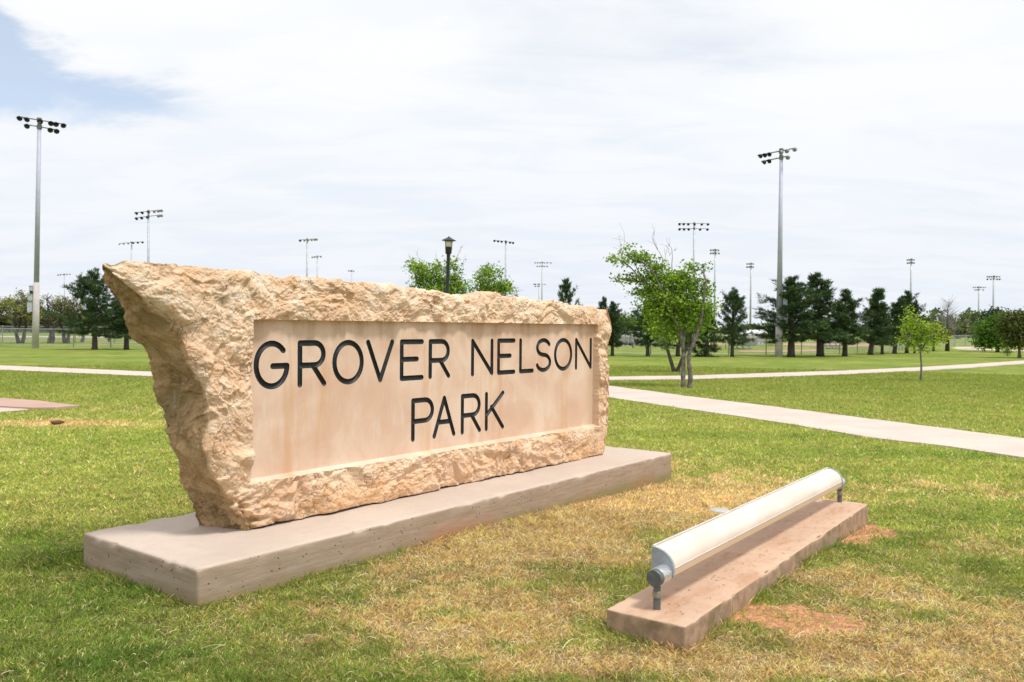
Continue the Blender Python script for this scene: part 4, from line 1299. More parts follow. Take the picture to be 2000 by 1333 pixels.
leafy('young_tree', (1798, 744),
      [([(1798, 744), (1799, 715), (1797, 690), (1799, 665), (1796, 630)], .034, .014, 0), ([(1798, 684), (1780, 655)], .014, .008, 0), ([(1799, 680), (1820, 655)], .014, .008, 0)],
      [(1778, 622, 13, 10, 1.7), (1790, 640, 20, 14, 1.5), (1765, 640, 14, 8, 1.5), (1815, 640, 14, 12, 1.4), (1838, 652, 12, 14, .8), (1770, 662, 14, 8, 1.4), (1795, 662, 18, 12, 1.5), (1756, 671, 8, 5, 1.5), (1822, 664, 16, 12, 1.4), (1802, 678, 14, 8, 1.2), (1778, 676, 14, 5, 1.2), (1775, 606, 5, 7, 1.2)],
      'young bright yellow-green tree with a thin straight stem on the right lawn', 'young tree', leaf=.075, n_per=.95, cols=((.17, .30, .02), (.42, .53, .06)), cl=9, bark='bark')
leafy('broadleaf_tree', (1823, 686), [([(1823, 686), (1824, 665), (1826, 650)], .09, .04, 0)],
      [(1820, 648, 16, 15, 1.6), (1836, 655, 14, 13, 1.4), (1808, 655, 12, 12, 1.3), (1826, 640, 14, 8, .8)],
      'small olive-brown leafed tree between the young green tree and the bare one', leaf=.16, n_per=2.0, cols=((.15, .17, .03), (.30, .29, .06)), bark='bark_dark')
leafy('broadleaf_tree', (1948, 688), [([(1948, 688), (1949, 672), (1950, 650)], .14, .07, 0)],
      [(1930, 650, 22, 20, 1.8), (1950, 640, 24, 24, 1.8), (1918, 668, 14, 10, 1.5), (1945, 668, 30, 10, 1.6), (1968, 650, 20, 22, 1.5), (1950, 622, 14, 10, 1.2)],
      'dense round green tree with a short dark trunk near the right edge', leaf=.17, n_per=2.2, cols=((.045, .115, .012), (.16, .29, .025)), bark='bark_dark')
leafy('broadleaf_tree', (1991, 699), [([(1991, 699), (1990, 675), (1988, 650)], .10, .05, 0), ([(1990, 665), (1968, 635)], .04, .02, 0)],
      [(1990, 640, 26, 26, 1.5), (1968, 640, 22, 24, 1.4), (1975, 618, 20, 12, 1.0), (2012, 640, 26, 28, 1.4), (1985, 665, 30, 14, 1.3), (2005, 618, 20, 10, .9)],
      'broad olive-dark tree with a pale trunk cut by the right edge of the photo', leaf=.14, n_per=2.0, cols=((.055, .075, .018), (.15, .18, .04)), bark='bark', twigs=[((1970, 620), (1964, 604), .015), ((1975, 618), (1980, 603), .012)])
leafy('young_tree', (1968, 696), [([(1968, 696), (1968, 680), (1969, 665)], .035, .015, 0)],
      [(1968, 687, 4.5, 3.5, 8), (1966, 664, 7, 6, 5)], 'small sapling with leafy suckers at its foot, left of the pale-trunked tree', 'sapling', leaf=.09, n_per=1.5, cols=((.10, .20, .02), (.20, .33, .04)), bark='bark_pale')
leafy('spiky_evergreen', (1932, 682), [([(1932, 682), (1934, 655), (1936, 630)], .16, .06, 0)],
      [(1936, 618, 10, 10, 1.6), (1926, 632, 10, 12, 1.4), (1918, 642, 6, 10, 1.0), (1945, 612, 8, 7, 1.4), (1940, 640, 18, 18, 1.4)],
      'blue-dark spiky evergreen rising behind the dense round green tree', 'evergreen tree', leaf=.26, n_per=2.2, cols=((.02, .045, .035), (.05, .085, .05)), bark='bark_dark')


# ------------------------------------------------------------------ bare trees
def bare(name, base, H, spread, label, n0=5, upright=False, foliage=0.0, col=((.16, .2, .04), (.33, .36, .10)), bark='bark_dark', r0=.18, forks=2, cat='tree', leafsz=.2, group=None):
    b = at(*base); s = b[1] / FPX; Hm = H * s; W = spread * s
    root = empty(name, (b[0], b[1], 0), 0, label, cat, group)
    mb = MB(); tw = MB(); tips = []
    if upright:
        mb.tube([(0, 0, -.1), (.02, 0, Hm * .3), (-.02, 0, Hm * .6), (0, 0, Hm)], [r0, r0 * .7, r0 * .35, .01], 8)
        for i in range(70):
            t = .24 + .75 * (i / 70.) ** .9; z = Hm * t; a = i * 2.4 + rng.normal(0, .3)
            L = W * (1 - t) ** .75 * rng.uniform(.8, 1.2) * min(1, .55 + (t - .2) * 2)
            p0 = np.array([0, 0, z]); p1 = p0 + np.array([math.cos(a) * L, math.sin(a) * L, L * .62])
            P = bez(p0, p1, .05, 4); tw.tube(P, [.026, .018, .012, .006], 4, False)
            for k in range(6 if t < .7 else 3):
                u = rng.uniform(.25, 1); q = p0 + (p1 - p0) * u; e = q + (p1 - p0) / L * rng.uniform(.25, .55) + rng.normal(0, .16, 3) + np.array([0, 0, .12])
                tw.tube([q, e], [.008, .003], 3, False)
    else:
        def grow(p, d, L, r, lev):
            d = d / np.linalg.norm(d)
            e = p + d * L + rng.normal(0, .07 * L, 3)
            (mb if lev < 2 else tw).tube(bez(p, e, .09, 4), [r, r * .88, r * .78, r * .68], 7 if lev < 2 else 4, False)
            if lev >= n0: tips.append(e); return
            for k in range(3 if lev > 0 else forks + 1):
                dd = d + rng.normal(0, .52, 3) * np.array([1.25, 1.25, .6]) + np.array([0, 0, .10])
                grow(e, dd, L * rng.uniform(.60, .82), r * rng.uniform(.52, .68), lev + 1)
            if lev > 1: tips.append(e)
        for k in range(forks):
            a = 2.6 * k + rng.uniform(0, .6); grow(np.array([.12 * math.cos(a), .12 * math.sin(a), -.1]), np.array([.5 * math.cos(a) * W / Hm, .4 * math.sin(a), 1.0]), Hm * .30, r0, 0)
    mb.build('trunk', M[bark], root, True)
    tag(tw.build('twigs', M['twig'] if upright else M[bark], root), kind='stuff')
    if foliage:
        vg = Veg(); T_ = np.array(tips); n = int(len(T_) * foliage)
        Q = T_[rng.integers(0, len(T_), n)]
        for q in Q:
            t = rng.uniform(); c = np.array(col[0]) * (1 - t) + np.array(col[1]) * t
            vg.leaves(q + rng.normal(0, .16, (7, 3)), leafsz, np.repeat(c[None], 7, 0), .5)
        link('foliage', vg.mesh('foliage', M['leaf']), root)
    return root


bare('bare_tree', (1850, 686), 96, 24, 'bare pale upright tree with fine twigs on the right', upright=True, r0=.17, cat='bare tree', bark='bark_dark')
LM = 'low spreading trees behind the left fences'
for (bx, by, H, W, f, lab, fk) in [
    (38, 671, 118, 62, .32, 'V-trunked spreading tree with thin yellow-green leaves left of the tall pole', 2),
    (97, 671, 104, 52, .12, 'spreading half-bare tree just right of the near-left tall pole', 2),
    (130, 671, 110, 50, .10, 'dark-limbed nearly bare tree left of the broad pine', 2),
    (-30, 672, 112, 60, .35, 'yellow-green spreading tree at the far left edge', 2),
    (213, 669, 90, 45, .25, 'spreading tree seen through the fence behind the broad left pine', 1),
    (156, 669, 84, 40, .2, 'thin-trunked tree behind the broad left pine', 1)]:
    bare('spreading_tree', (bx, by), H, W, lab, 5, False, f, ((.17, .19, .04), (.36, .38, .11)), 'bark_dark', .15, fk, leafsz=.17, group=LM)
print('trees', time.time() - T0)


# ------------------------------------------------------------------ far woods: individual rounded crowns
def far_tree(px, base_y, top_y, w, tone, label, dist=None):
    b = at(px, base_y) if dist is None else aty(px, 650, dist)
    s = b[1] / FPX
    zt = aty(px, top_y, b[1])[2]
    root = empty('distant_tree', (b[0], b[1], 0), 0, label, 'distant tree', 'trees along the horizon')
    MB().tube([(0, 0, -.3), (0, 0, zt * .5)], [.25, .12], 6).build('trunk', M['bark_dark'], root)
    vg = Veg(); n = 150
    for k in range(n):
        d = rng.normal(size=3); d /= np.linalg.norm(d); d *= rng.uniform(.5, 1) ** .4
        q = np.array([d[0] * w * s, d[1] * w * s * .7, zt * .56 + d[2] * zt * .46]) * (1 + .10 * rng.normal())
        t = rng.uniform(); c = np.array(tone) * (.55 + .9 * t)
        vg.leaves(q + rng.normal(0, .3, (9, 3)) * np.array([1, 1, .7]), 5.0 * s, np.repeat(c[None], 9, 0), .7, .2, .1)
    link('crown', vg.mesh('crown', M['leaf']), root)


FT = [(1222, 616, 15, (.17, .24, .06), 'pale green rounded tree behind the dugout, between pine and sign', 150), (1243, 622, 13, (.12, .2, .05), 'mid-green far tree behind the dugout roof', 165),
      (1205, 626, 12, (.19, .24, .07), 'pale far tree showing just past the right edge of the sign', 170),
      (1846, 640, 14, (.17, .15, .07), 'brownish far tree behind the bare upright tree', 150), (1862, 642, 13, (.11, .13, .05), 'low olive far tree right of the bare upright tree', 160),
      (1878, 638, 14, (.14, .18, .07), 'pale olive far tree beyond the backstop', 190), (1893, 642, 12, (.12, .17, .08), 'green-grey far tree near the backstop right post', 200),
      (1906, 648, 10, (.15, .15, .07), 'small far tree at the foot of the right distant light pole', 180),
      (1800, 645, 14, (.12, .16, .06), 'far tree behind the young green tree', 170), (1776, 648, 14, (.12, .15, .05), 'far tree behind the right end of the pine row', 190)]
for (px, ty, w, tone, lab, d) in FT: far_tree(px, None, ty, w, tone, lab, d)
# the long low wood on the horizon reads as one mass
vg = Veg()
for (x0, x1, dist, hh, dens, tone) in [(-300, 320, 125, 2.3, .9, (.085, .095, .035)), (1195, 1800, 260, 4.5, .6, (.10, .13, .06)), (1780, 2300, 230, 6.0, .9, (.10, .13, .055)), (320, 1195, 240, 5, .6, (.10, .13, .06))]:
    n = int((x1 - x0) * dens * 1.6)
    for k in range(n):
        px = rng.uniform(x0, x1); Yd = dist * rng.uniform(1, 1.25); q = aty(px, 650, Yd)
        top = hh * (.75 + .35 * math.sin(px * .021) + .2 * math.sin(px * .083 + 1)) * rng.uniform(.1, 1) ** .7
        q[2] = max(.2, top); c = np.array(tone) * rng.uniform(.5, 1.5)
        vg.leaves(q + rng.normal(0, .8, (8, 3)) * np.array([1, 1, .5]), 1.25, np.repeat(c[None], 8, 0), .7, .2, .1)
tag(link('horizon_wood', vg.mesh('horizon_wood', M['leaf'])), 'low dusty green belt of woodland along the horizon', 'woodland', kind='stuff')


# ------------------------------------------------------------------ sports light poles
LAMPM = {}
def lamp_mesh(kind):
    if kind in LAMPM: return LAMPM[kind]
    mb = MB()
    # bowl reflector opening along -Y, neck behind, short visor over the rim
    Rm = Matrix.Rotation(rad(90), 4, 'X')
    mb.lathe([(.075, -.30), (.10, -.20), (.20, -.10), (.285, .02), (.30, .10), (.27, .10), (.18, -.04), (.0, -.07)], 14, Rm, False)
    vs = []; n = 9
    for k in range(n):
        a = rad(20 + 140 * k / (n - 1)); vs += [(.30 * math.cos(a), -.10, .30 * math.sin(a)), (.33 * math.cos(a), -.30, .30 * math.sin(a) + .02)]
    mb._add(vs, [(2 * k, 2 * k + 1, 2 * k + 3, 2 * k + 2) for k in range(n - 1)])
    mb.box((0, .22, -.02), (.10, .14, .16))
    LAMPM[kind] = mb.mesh('lamp', M['lamp_black'] if kind == 'dark' else M['lamp_grey'], True)
    return LAMPM[kind]


def field_light(px, top, H, arms, label, base=None, aim=0.0, dark='dark', lampscale=1.0, r=(.17, .075), boxes=None, lean=0.0, polemat='galv', conc=0.0):
    """arms: list of (drop px below the top, [lamp x offsets px], tilt of the arm in px, dark flags)"""
    if base is not None: b = at(*base)
    else:
        hz = ray(px, top); k = (H - CAM_H) / hz[2]; b = CAMP + hz * k; b[2] = 0
    Y = b[1]; s = Y / FPX; ztop = aty(px, top, Y)[2]; xt = aty(px, top, Y)[0] - b[0]
    root = empty('field_light', (b[0], b[1], 0), 0, label, 'field light', 'tall sports field light poles')
    if conc:
        MB().tube([(0, 0, -.3), (xt * conc / ztop, 0, conc)], [r[0] * 1.12, r[0] * .98], 16).build('pole_base', M['pole_conc'], root, True)
        MB().tube([(xt * (conc + .002) / ztop, 0, conc + .002), (xt, 0, ztop + .05)], [r[0] * .86, r[1]], 14).build('pole', M[polemat], root, True)
    else:
        MB().tube([(0, 0, -.3), (xt, 0, ztop + .05)], [r[0], r[1]], 14).build('pole', M[polemat], root, True)
    for (drop, offs, tilt, dk) in arms:
        z0 = ztop - drop * s; lo, hi = min(offs + [0]), max(offs + [0])
        f = lambda o: z0 - tilt * o * s
        dd = .5 * aim                                   # depth turn of the crossarm
        P = lambda o: (xt + o * s, o * s * dd, f(o))
        MB().tube([P(lo), P(0), P(hi)], [.035] * 3, 6).build('crossarm', M['steel_dark'], root)
        MB().tube([(xt, 0, z0 - .12), (xt, 0, z0 + .12)], r[1] * 1.35, 12).build('collar', M['steel_dark'], root)
        for k, o in enumerate(offs):
            d_ = dk[k] if isinstance(dk, (list, tuple)) else dk
            lm = link('lamp', lamp_mesh('dark' if d_ else 'grey'), root)
            p = P(o); lm.location = (p[0], p[1] - .10, p[2] - .09 * lampscale)
            ya = aim * 60 + (o / max(1, abs(hi - lo))) * 34 + rng.uniform(-8, 8)
            lm.rotation_euler = (rad(rng.uniform(22, 34)) if d_ else rad(12), 0, rad(ya if d_ else ya + 180 * (not d_)))
            lm.scale = (lampscale * .50,) * 3
    for (dy0, dy1, w, side, col) in (boxes or []):
        z1 = aty(px, dy0, Y)[2]; z0 = aty(px, dy1, Y)[2]; xx = xt * (z0 / ztop) + side * (r[0] * .92 + w * s / 2)
        bx = MB().box((xx, -.02, (z0 + z1) / 2), (w * s, .30, (z1 - z0) * .96)).build('control_box', M[col], root)
        MB().box((xx, -.02, z1 - .01), (w * s * 1.06, .33, .04)).build('box_lid', M['lamp_grey'], bx)
        MB().box((xt * (z0 / ztop) + side * r[0] * .95, -.02, (z0 + z1) / 2), (.10, .10, .08)).build('bracket', M['steel_dark'], bx)
    return root


field_light(77, 233, 0, [(2, [-33, -20, 3, 22, 31, 44], .13, True), (15, [-20, 21, 32], .14, [True, True, True])], 'tallest light pole at the far left with conduit boxes and two lamp rows', base=(69, 680), aim=.35, r=(.175, .105), conc=3.9,
            boxes=[(559, 567, 6, -1, 'box_grey'), (568, 575, 5, -1, 'black_paint'), (576, 588, 8, -1, 'box_grey'), (590, 610, 9, -1, 'box_grey')], lampscale=1.05, polemat='pole_grey')
field_light(1526, 294, 0, [(1, [-38, -30, -22, -2, 9, 23], -.17, [1, 1, 1, 0, 0, 0]), (14, [-31, -22, 11], -.18, [1, 1, 0])], 'tallest light pole on the right, pale concrete, among the pines', base=(1521, 697), aim=-.5, r=(.185, .085), conc=2.2,
            boxes=[(583, 597, 8, 1, 'box_grey'), (598, 610, 9, 1, 'box_grey'), (612, 632, 9, 1, 'box_grey')], lampscale=.85, polemat='pole_grey')
field_light(290, 413, 13.5, [(0, [-22, -11, 1, 12, 20, 26], -.12, [1, 1, 1, 0, 0, 0]), (10, [-22, -12, -1, 20, 26], -.13, [1, 1, 1, 0, 0])], 'left light pole with two rows of round dark lamps above the sign corner', r=(.17, .09), lampscale=1.15)
field_light(257, 473, 13.5, [(1, [-23, -15, -6, 4, 13, 22], -.08, [0, 0, 0, 1, 1, 1])], 'light pole with one long pale lamp row left of the round-lamped pole', r=(.17, .09), lampscale=1.1)
field_light(126, 536, 13.5, [(0, [-12, -7, -1, 5, 11], -.08, [1, 1, 1, 0, 0])], 'small distant light pole left of the broad left pine', r=(.16, .1), lampscale=1.2)
field_light(600, 468, 13.5, [(0, [-13, -5, 2, 9, 15, 19], -.08, [1, 0, 0, 0, 0, 0])], 'light pole with a single lamp row above the left half of the sign', r=(.17, .1), lampscale=1.2)
field_light(620, 501, 13.5, [(0, [-10, -5, 0, 7], -.08, [0, 0, 0, 0])], 'thin distant light pole just right of the single-row pole above the sign', r=(.15, .09), lampscale=1.2)
field_light(687, 529, 13.5, [(0, [-6, -2, 4], .08, [0, 0, 0])], 'shortest distant light pole above the middle of the sign', r=(.15, .1), lampscale=1.2)
field_light(800, 520, 13.5, [(0, [-5, 0, 5], 0, [0, 0, 0])], 'faint light pole behind the twigs left of the lantern tree', r=(.14, .09), lampscale=1.0)
field_light(988, 472, 13.5, [(0, [-22, -15, -8, 0, 8, 14], .10, True)], 'light pole with a fan of six dark lamps right of the lantern post', r=(.17, .1), lampscale=1.15)
field_light(1059, 513, 13.5, [(0, [-14, -9, -4, 4, 10, 17], 0, 0), (7, [-10, -5, 4, 10], 0, 0)], 'distant double-row light pole above the right part of the sign', r=(.16, .1), lampscale=1.0)
field_light(1053, 555, 13.5, [(0, [-10, -7, -2, 7, 12], 0, [1, 1, 0, 0, 0]), (4, [-7, -2], 0, [1, 0])], 'tiny farthest light pole just above the sign, left of the double-row one', r=(.2, .13), lampscale=1.3)
field_light(1356, 437, 13.5, [(0, [-29, -21, -12, 0, 14, 26], 0, True), (10, [-29, -20, -11, 11, 25], 0, True)], 'light pole with eleven dark lamps above the leafy two-stemmed tree', r=(.17, .09), lampscale=1.05)
field_light(1397, 488, 13.5, [(0, [-9, -4, 1, 6], 0, 0), (6, [-9, -4, 1, 7], 0, 0)], 'thin light pole right of the leafy two-stemmed tree', r=(.16, .1), lampscale=1.1)
field_light(1467, 515, 13.5, [(0, [-8, -4, 0, 4], 0, 0), (6, [-8, -4, 0, 4], 0, [1, 1, 1, 0])], 'thin light pole rising above the white-roofed shed', r=(.19, .13), lampscale=1.1)
field_light(1780, 507, 13.5, [(0, [-8, -4, 1, 5], 0, 0), (6, [-8, -4, 1, 5], 0, 0)], 'thin light pole above the right end of the pine row', r=(.19, .13), lampscale=1.1)
field_light(1912, 561, 13.5, [(0, [-11, -7, -3, 3, 8, 12], 0, [0, 0, 1, 1, 0, 0]), (5, [-8, -4, 8], 0, [0, 1, 1])], 'light pole seen full length right of the bare tree', r=(.22, .16), lampscale=1.3)
field_light(1941, 540, 13.5, [(0, [-13, -9, -5, 0, 5, 11], 0, [0, 0, 0, 1, 1, 0]), (5, [-13, -6, 6, 11], 0, [1, 0, 1, 1])], 'light pole rising behind the dense round green tree at right', r=(.22, .16), lampscale=1.3)

# ------------------------------------------------------------------ lantern post behind the sign
def lantern():
    Y = 24.0; b = aty(868, 700, Y); b[2] = 0; top = aty(877, 462, Y)
    root = empty('lantern_post', (b[0], b[1], 0), 0, 'black lantern on a dark post standing behind the stone sign', 'street lamp')
    s = Y / FPX; ax = Vector((top[0] - b[0], 0, top[2])); L = ax.length
    q = ax.normalized().to_track_quat('Z', 'Y').to_matrix().to_4x4()
    e = lambda px_above: L - px_above * s
    MB().lathe([(.075, -.1), (.075, .5), (.052, .55), (.048, e(40)), (.055, e(38)), (.055, e(35))], 16, q).build('post', M['black_paint'], root, True)
    MB().lathe([(.075, e(34.5)), (.088, e(33)), (.10, e(22)), (.104, e(21.5))], 18, q).build('lamp_base', M['black_paint'], root, True)
    lens, t, bb = new_mat('lantern_lens'); bb.inputs['Base Color'].default_value = (.72, .66, .55, 1); bb.inputs['Roughness'].default_value = .35
    MB().lathe([(.102, e(21)), (.116, e(10))], 18, q).build('lens', lens, root, True)
    hood = MB().lathe([(.118, e(9.9)), (.205, e(8.4)), (.205, e(7.9)), (.115, e(4.8)), (.045, e(2.2)), (.022, e(1.9)), (.026, e(.8)), (.008, e(0))], 20, q).build('hood', M['black_paint'], root)
    for k in range(4):
        a = rad(45 + 90 * k); M_ = q
        MB().tube([q @ Vector((.106 * math.cos(a), .106 * math.sin(a), e(21))), q @ Vector((.120 * math.cos(a), .120 * math.sin(a), e(10)))], .006, 5).build('strut', M['black_paint'], root)


lantern()

# ------------------------------------------------------------------ fences
def wire_mesh(p0, p1, h, z0=.04, sp=.10, r=.0022):
    p0, p1 = np.array(p0, float), np.array(p1, float); L = np.linalg.norm(p1 - p0); d = (p1 - p0) / L; nrm = np.array([-d[1], d[0]])
    mb_v = []; F = []
    xs = np.arange(-h, L, sp); V = []
    for sg in (1, -1):
        for x in xs:
            a = max(0, -x); bb = min(h, L - x)
            if bb <= a: continue
            u0, u1, w0, w1 = x + a, x + bb, a, bb
            if sg < 0: u0, u1 = L - u0, L - u1
            V.append((u0, w0, u1, w1))
    V = np.array(V); n = len(V)
    A = np.zeros((n, 3)); B = np.zeros((n, 3))
    A[:, :2] = p0 + d * V[:, :1]; A[:, 2] = z0 + V[:, 1]; B[:, :2] = p0 + d * V[:, 2:3]; B[:, 2] = z0 + V[:, 3]
    D = B - A; D /= np.linalg.norm(D, axis=1)[:, None]; N3 = np.array([nrm[0], nrm[1], 0]); S = np.cross(D, N3)
    ring = [S * r, (-S * .5 + N3 * .87) * r, (-S * .5 - N3 * .87) * r]
    VV = np.stack([A + ring[0], A + ring[1], A + ring[2], B + ring[0], B + ring[1], B + ring[2]], 1).reshape(-1, 3)
    i = np.arange(n)[:, None] * 6
    Fq = np.concatenate([i + np.array([[0, 1, 4, 3]]), i + np.array([[1, 2, 5, 4]]), i + np.array([[2, 0, 3, 5]])])
    return VV, Fq


def fence(pts, h, gap, label, wr=.004, group='chain-link fences round the ball fields', rail=.022, mid=False):
    P = [np.array(p[:2], float) for p in pts]
    root = empty('chain_link_fence', (P[0][0], P[0][1], 0), 0, label, 'fence', group)
    O = P[0]; rel = [p - O for p in P]
    Vs, Fs, o = [], [], 0
    pm = None
    for a, b in zip(rel[:-1], rel[1:]):
        L = np.linalg.norm(b - a); n = max(1, int(round(L / gap)))
        for k in range(n + (1 if b is rel[-1] else 0)):
            q = a + (b - a) * k / n
            if pm is None: pm = MB().lathe([(.032, -.3), (.032, h + .02), (.036, h + .03), (.01, h + .06)], 8).mesh('post', M['galv'], True)
            link('post', pm, root, (q[0], q[1], 0))
        MB().tube([(a[0], a[1], h), (b[0], b[1], h)], rail, 6).build('top_rail', M['galv'], root)
        if mid: MB().tube([(a[0], a[1], h * .5), (b[0], b[1], h * .5)], rail, 6).build('mid_rail', M['galv'], root)
        MB().tube([(a[0], a[1], .06), (b[0], b[1], .06)], rail * .45, 4).build('bottom_wire', M['galv'], root)
        V, F = wire_mesh(a, b, h - .02, r=wr); Vs.append(V); Fs.append(F + o); o += len(V)
    m_ = link('wire_mesh', np_mesh('wire_mesh', np.concatenate(Vs), [np.concatenate(Fs)], M['galv']), root); m_['kind'] = 'stuff'


fence([(-60, 57), (-29.5, 52.6), (-10, 50.2), (5.7, 48.6), (12.5, 48.8), (17.5, 51.2), (22.5, 55.2), (27, 60), (31.5, 68)], 1.12, 2.5, 'long waist-high chain-link fence running behind the pines', .0035)
fence([(-75, 70), (-33, 64), (-5, 61), (12, 70)], 1.22, 3.0, 'second chain-link fence farther back on the left, before the spreading trees', .0045)
fence([at(1835, 677)[:2], at(1864, 676)[:2], at(1925, 675)[:2], at(2060, 674)[:2]], 1.05, 2.9, 'chain-link fence beyond the bare tree, by the full-length light pole at right', .004)

# ------------------------------------------------------------------ buildings and field dirt
def shed():
    Y = 77.0; s = Y / FPX
    L = lambda px, py: aty(px, py, Y)
    o = L(1480, 675); root = empty('shed', (o[0], o[1], 0), 0, 'small white-roofed pale metal shed between two pines', 'shed')
    x0, x1 = (1456 - 1480) * s, (1503 - 1480) * s; zt = L(1480, 658.5)[2]; zr = L(1480, 647.5)[2]
    xm = (1477 - 1480) * s; 
    # long side (left part) and gable end (right part) seen at an angle
    a = np.array([x0, 1.0]); b_ = np.array([xm, 0.0]); c = np.array([x1, 1.5]); d = c + (a - b_)
    mb = MB(); vs = [(*a, 0), (*b_, 0), (*c, 0), (*d, 0), (*a, zt), (*b_, zt), (*c, zt), (*d, zt)]
    g1 = (b_ + c) / 2; g2 = (a + d) / 2
    vs += [(*g1, zr), (*g2, zr)]
    mb._add(vs, [(0, 1, 5, 4), (1, 2, 6, 8, 5), (2, 3, 7, 6), (3, 0, 4, 9, 7)]); mb.build('wall', M['wall_grey'], root)
    def quad(p, q, r, w, t=.12):
        m_ = MB(); up = Vector((0, 0, t)); P = [Vector(v) for v in (p, q, r, w)]
        m_._add([v for v in P] + [v + up for v in P], [(3, 2, 1, 0), (4, 5, 6, 7), (0, 1, 5, 4), (1, 2, 6, 5), (2, 3, 7, 6), (3, 0, 4, 7)]); return m_
    n_ = (b_ - c) / np.linalg.norm(b_ - c) * .4; f_ = (b_ - a) / np.linalg.norm(b_ - a) * .4
    quad((*(a + n_ - f_), zt - .05), (*(b_ + n_ + f_), zt - .05), (*(g1 + f_), zr + .02), (*(g2 - f_), zr + .02)).build('roof', M['roof_white'], root)
    quad((*(d - n_ - f_), zt - .05), (*(c - n_ + f_), zt - .05), (*(g1 + f_), zr + .02), (*(g2 - f_), zr + .02)).build('roof', M['roof_white'], root)
    # tan gable and fascia
    m_ = MB(); off = np.array([0, -.06])
    m_._add([(*(b_ + off), zt), (*(c + off), zt), (*(g1 + off), zr - .12)], [(0, 1, 2)]); m_.build('gable', M['trim_tan'], root)
    MB().tube([(*(a + n_ * .9 + np.array([0, -.05])), zt - .12), (*(b_ + n_ * .9 + np.array([0, -.05])), zt - .12)], .07, 4).build('gutter', M['trim_tan'], root)
    for (p, q, t0, t1) in ((a, b_, .12, .48), (a, b_, .56, .92), (b_, c, .10, .45), (b_, c, .55, .92)):
        e = (q - p); P0 = p + e * t0 + np.array([0, -.05]); P1 = p + e * t1 + np.array([0, -.05])
        w = MB(); w._add([(*P0, .1), (*P1, .1), (*P1, zt - .45), (*P0, zt - .45), (*(P0 + np.array([0, .04])), .1), (*(P1 + np.array([0, .04])), .1), (*(P1 + np.array([0, .04])), zt - .45), (*(P0 + np.array([0, .04])), zt - .45)],
                         [(0, 1, 2, 3), (0, 3, 7, 4), (1, 5, 6, 2), (3, 2, 6, 7)]); w.build('roller_door', M['wall_grey'], root)
        MB().tube([(*P0, .1), (*P0, zt - .42), (*P1, zt - .42), (*P1, .1)], .03, 4).build('door_trim', M['galv'], root)
    # flat dark canopy beyond
    Y2 = 112.; s2 = Y2 / FPX; o2 = aty(1478, 645, Y2)
    r2 = empty('shade_canopy', (o2[0], o2[1], 0), 0, 'flat dark canopy roof showing above the white-roofed shed', 'canopy')
    z = aty(1478, 644.5, Y2)[2]
    MB().box((0, 0, z), (26 * s2, 5, 2.6 * s2)).build('roof', M['steel_dark'], r2)
    for sx in (-1, 1):
        for sy in (-1, 1): MB().box((sx * 11 * s2, sy * 2.2, z / 2 - .1), (.16, .16, z)).build('post', M['galv'], r2)


shed()


def dugout(px0, px1, top, base, Y, label):
    s = Y / FPX; xc = (px0 + px1) / 2; o = aty(xc, base, Y); W = (px1 - px0) * s; z1 = aty(xc, top, Y)[2]
    root = empty('dugout', (o[0], o[1], 0), 0, label, 'dugout', 'team dugouts')
    MB().box((0, 0, z1), (W * 1.06, 3.4, .16)).build('roof', M['roof_white'], root)
    MB().box((0, 1.5, z1 / 2 - .1), (W, .15, z1 - .1)).build('wall', M['wall_grey'], root)
    for k in range(5): MB().box((-W / 2 + W * k / 4, -1.5, z1 / 2 - .1), (.10, .10, z1)).build('post', M['galv'], root)
    MB().box((W * .05, 1.40, z1 * .42), (W * .16, .08, z1 * .8)).build('door', M['dark_glass'], root)
    V, F = wire_mesh((-W / 2, -1.5), (W / 2, -1.5), z1 - .2, sp=.16, r=.010)
    q = link('wire_front', np_mesh('wire_front', V, [F], M['galv']), root); q['kind'] = 'stuff'
    MB().box((0, .6, .35), (W * .8, .35, .08)).build('bench', M['steel_dark'], root)


dugout(1215, 1247, 655.5, 675, 73, 'grey wire-fronted dugout with a pale flat roof beside the stone sign')
dugout(1290, 1312, 658, 674, 75, 'second grey dugout glimpsed between the leafy tree and a pine')
# dark grey bleachers
def bleacher(px, Y, w, label):
    o = aty(px, 670, Y); root = empty('bleacher', (o[0], o[1], 0), 0, label, 'bleachers', 'bleachers by the ball field')
    for k in range(4):
        MB().box((0, k * .6, .25 + k * .22), (w, .28, .05)).build('seat', M['steel_dark'], root)
        MB().box((0, k * .6 - .28, .06 + k * .22), (w, .24, .04)).build('footboard', M['steel_dark'], root)
    for sx in np.linspace(-w / 2 + .1, w / 2 - .1, 4):
        MB().tube([(sx, -.3, 0), (sx, 1.8, .92), (sx, 1.8, 0)], .03, 5).build('frame', M['steel_dark'], root)


bleacher(1446, 63, 1.5, 'low dark bleachers to the left of the white-roofed shed')
bleacher(1282, 72, 1.0, 'small dark bleacher stand beside the lone pine trunk')
bleacher(1632, 66, 1.6, 'dark bleachers glimpsed between trunks of the right pine row')
for poly in ([(1195, 670.2), (1290, 670.8), (1420, 671.6), (1420, 674), (1300, 675.4), (1195, 676.6)], [(1500, 671.5), (1560, 671.2), (1780, 672), (1780, 675.5), (1640, 678), (1500, 674)],
             [(1440, 686), (1600, 684), (1600, 687), (1520, 688.6), (1440, 688)], [(180, 669.5), (270, 669.8), (270, 671), (180, 671)]):
    flat_poly('infield_dirt', [at(*p)[:2] for p in poly], .02, -.1, M['infield'], 3.0, .08)
print('structures', time.time() - T0)


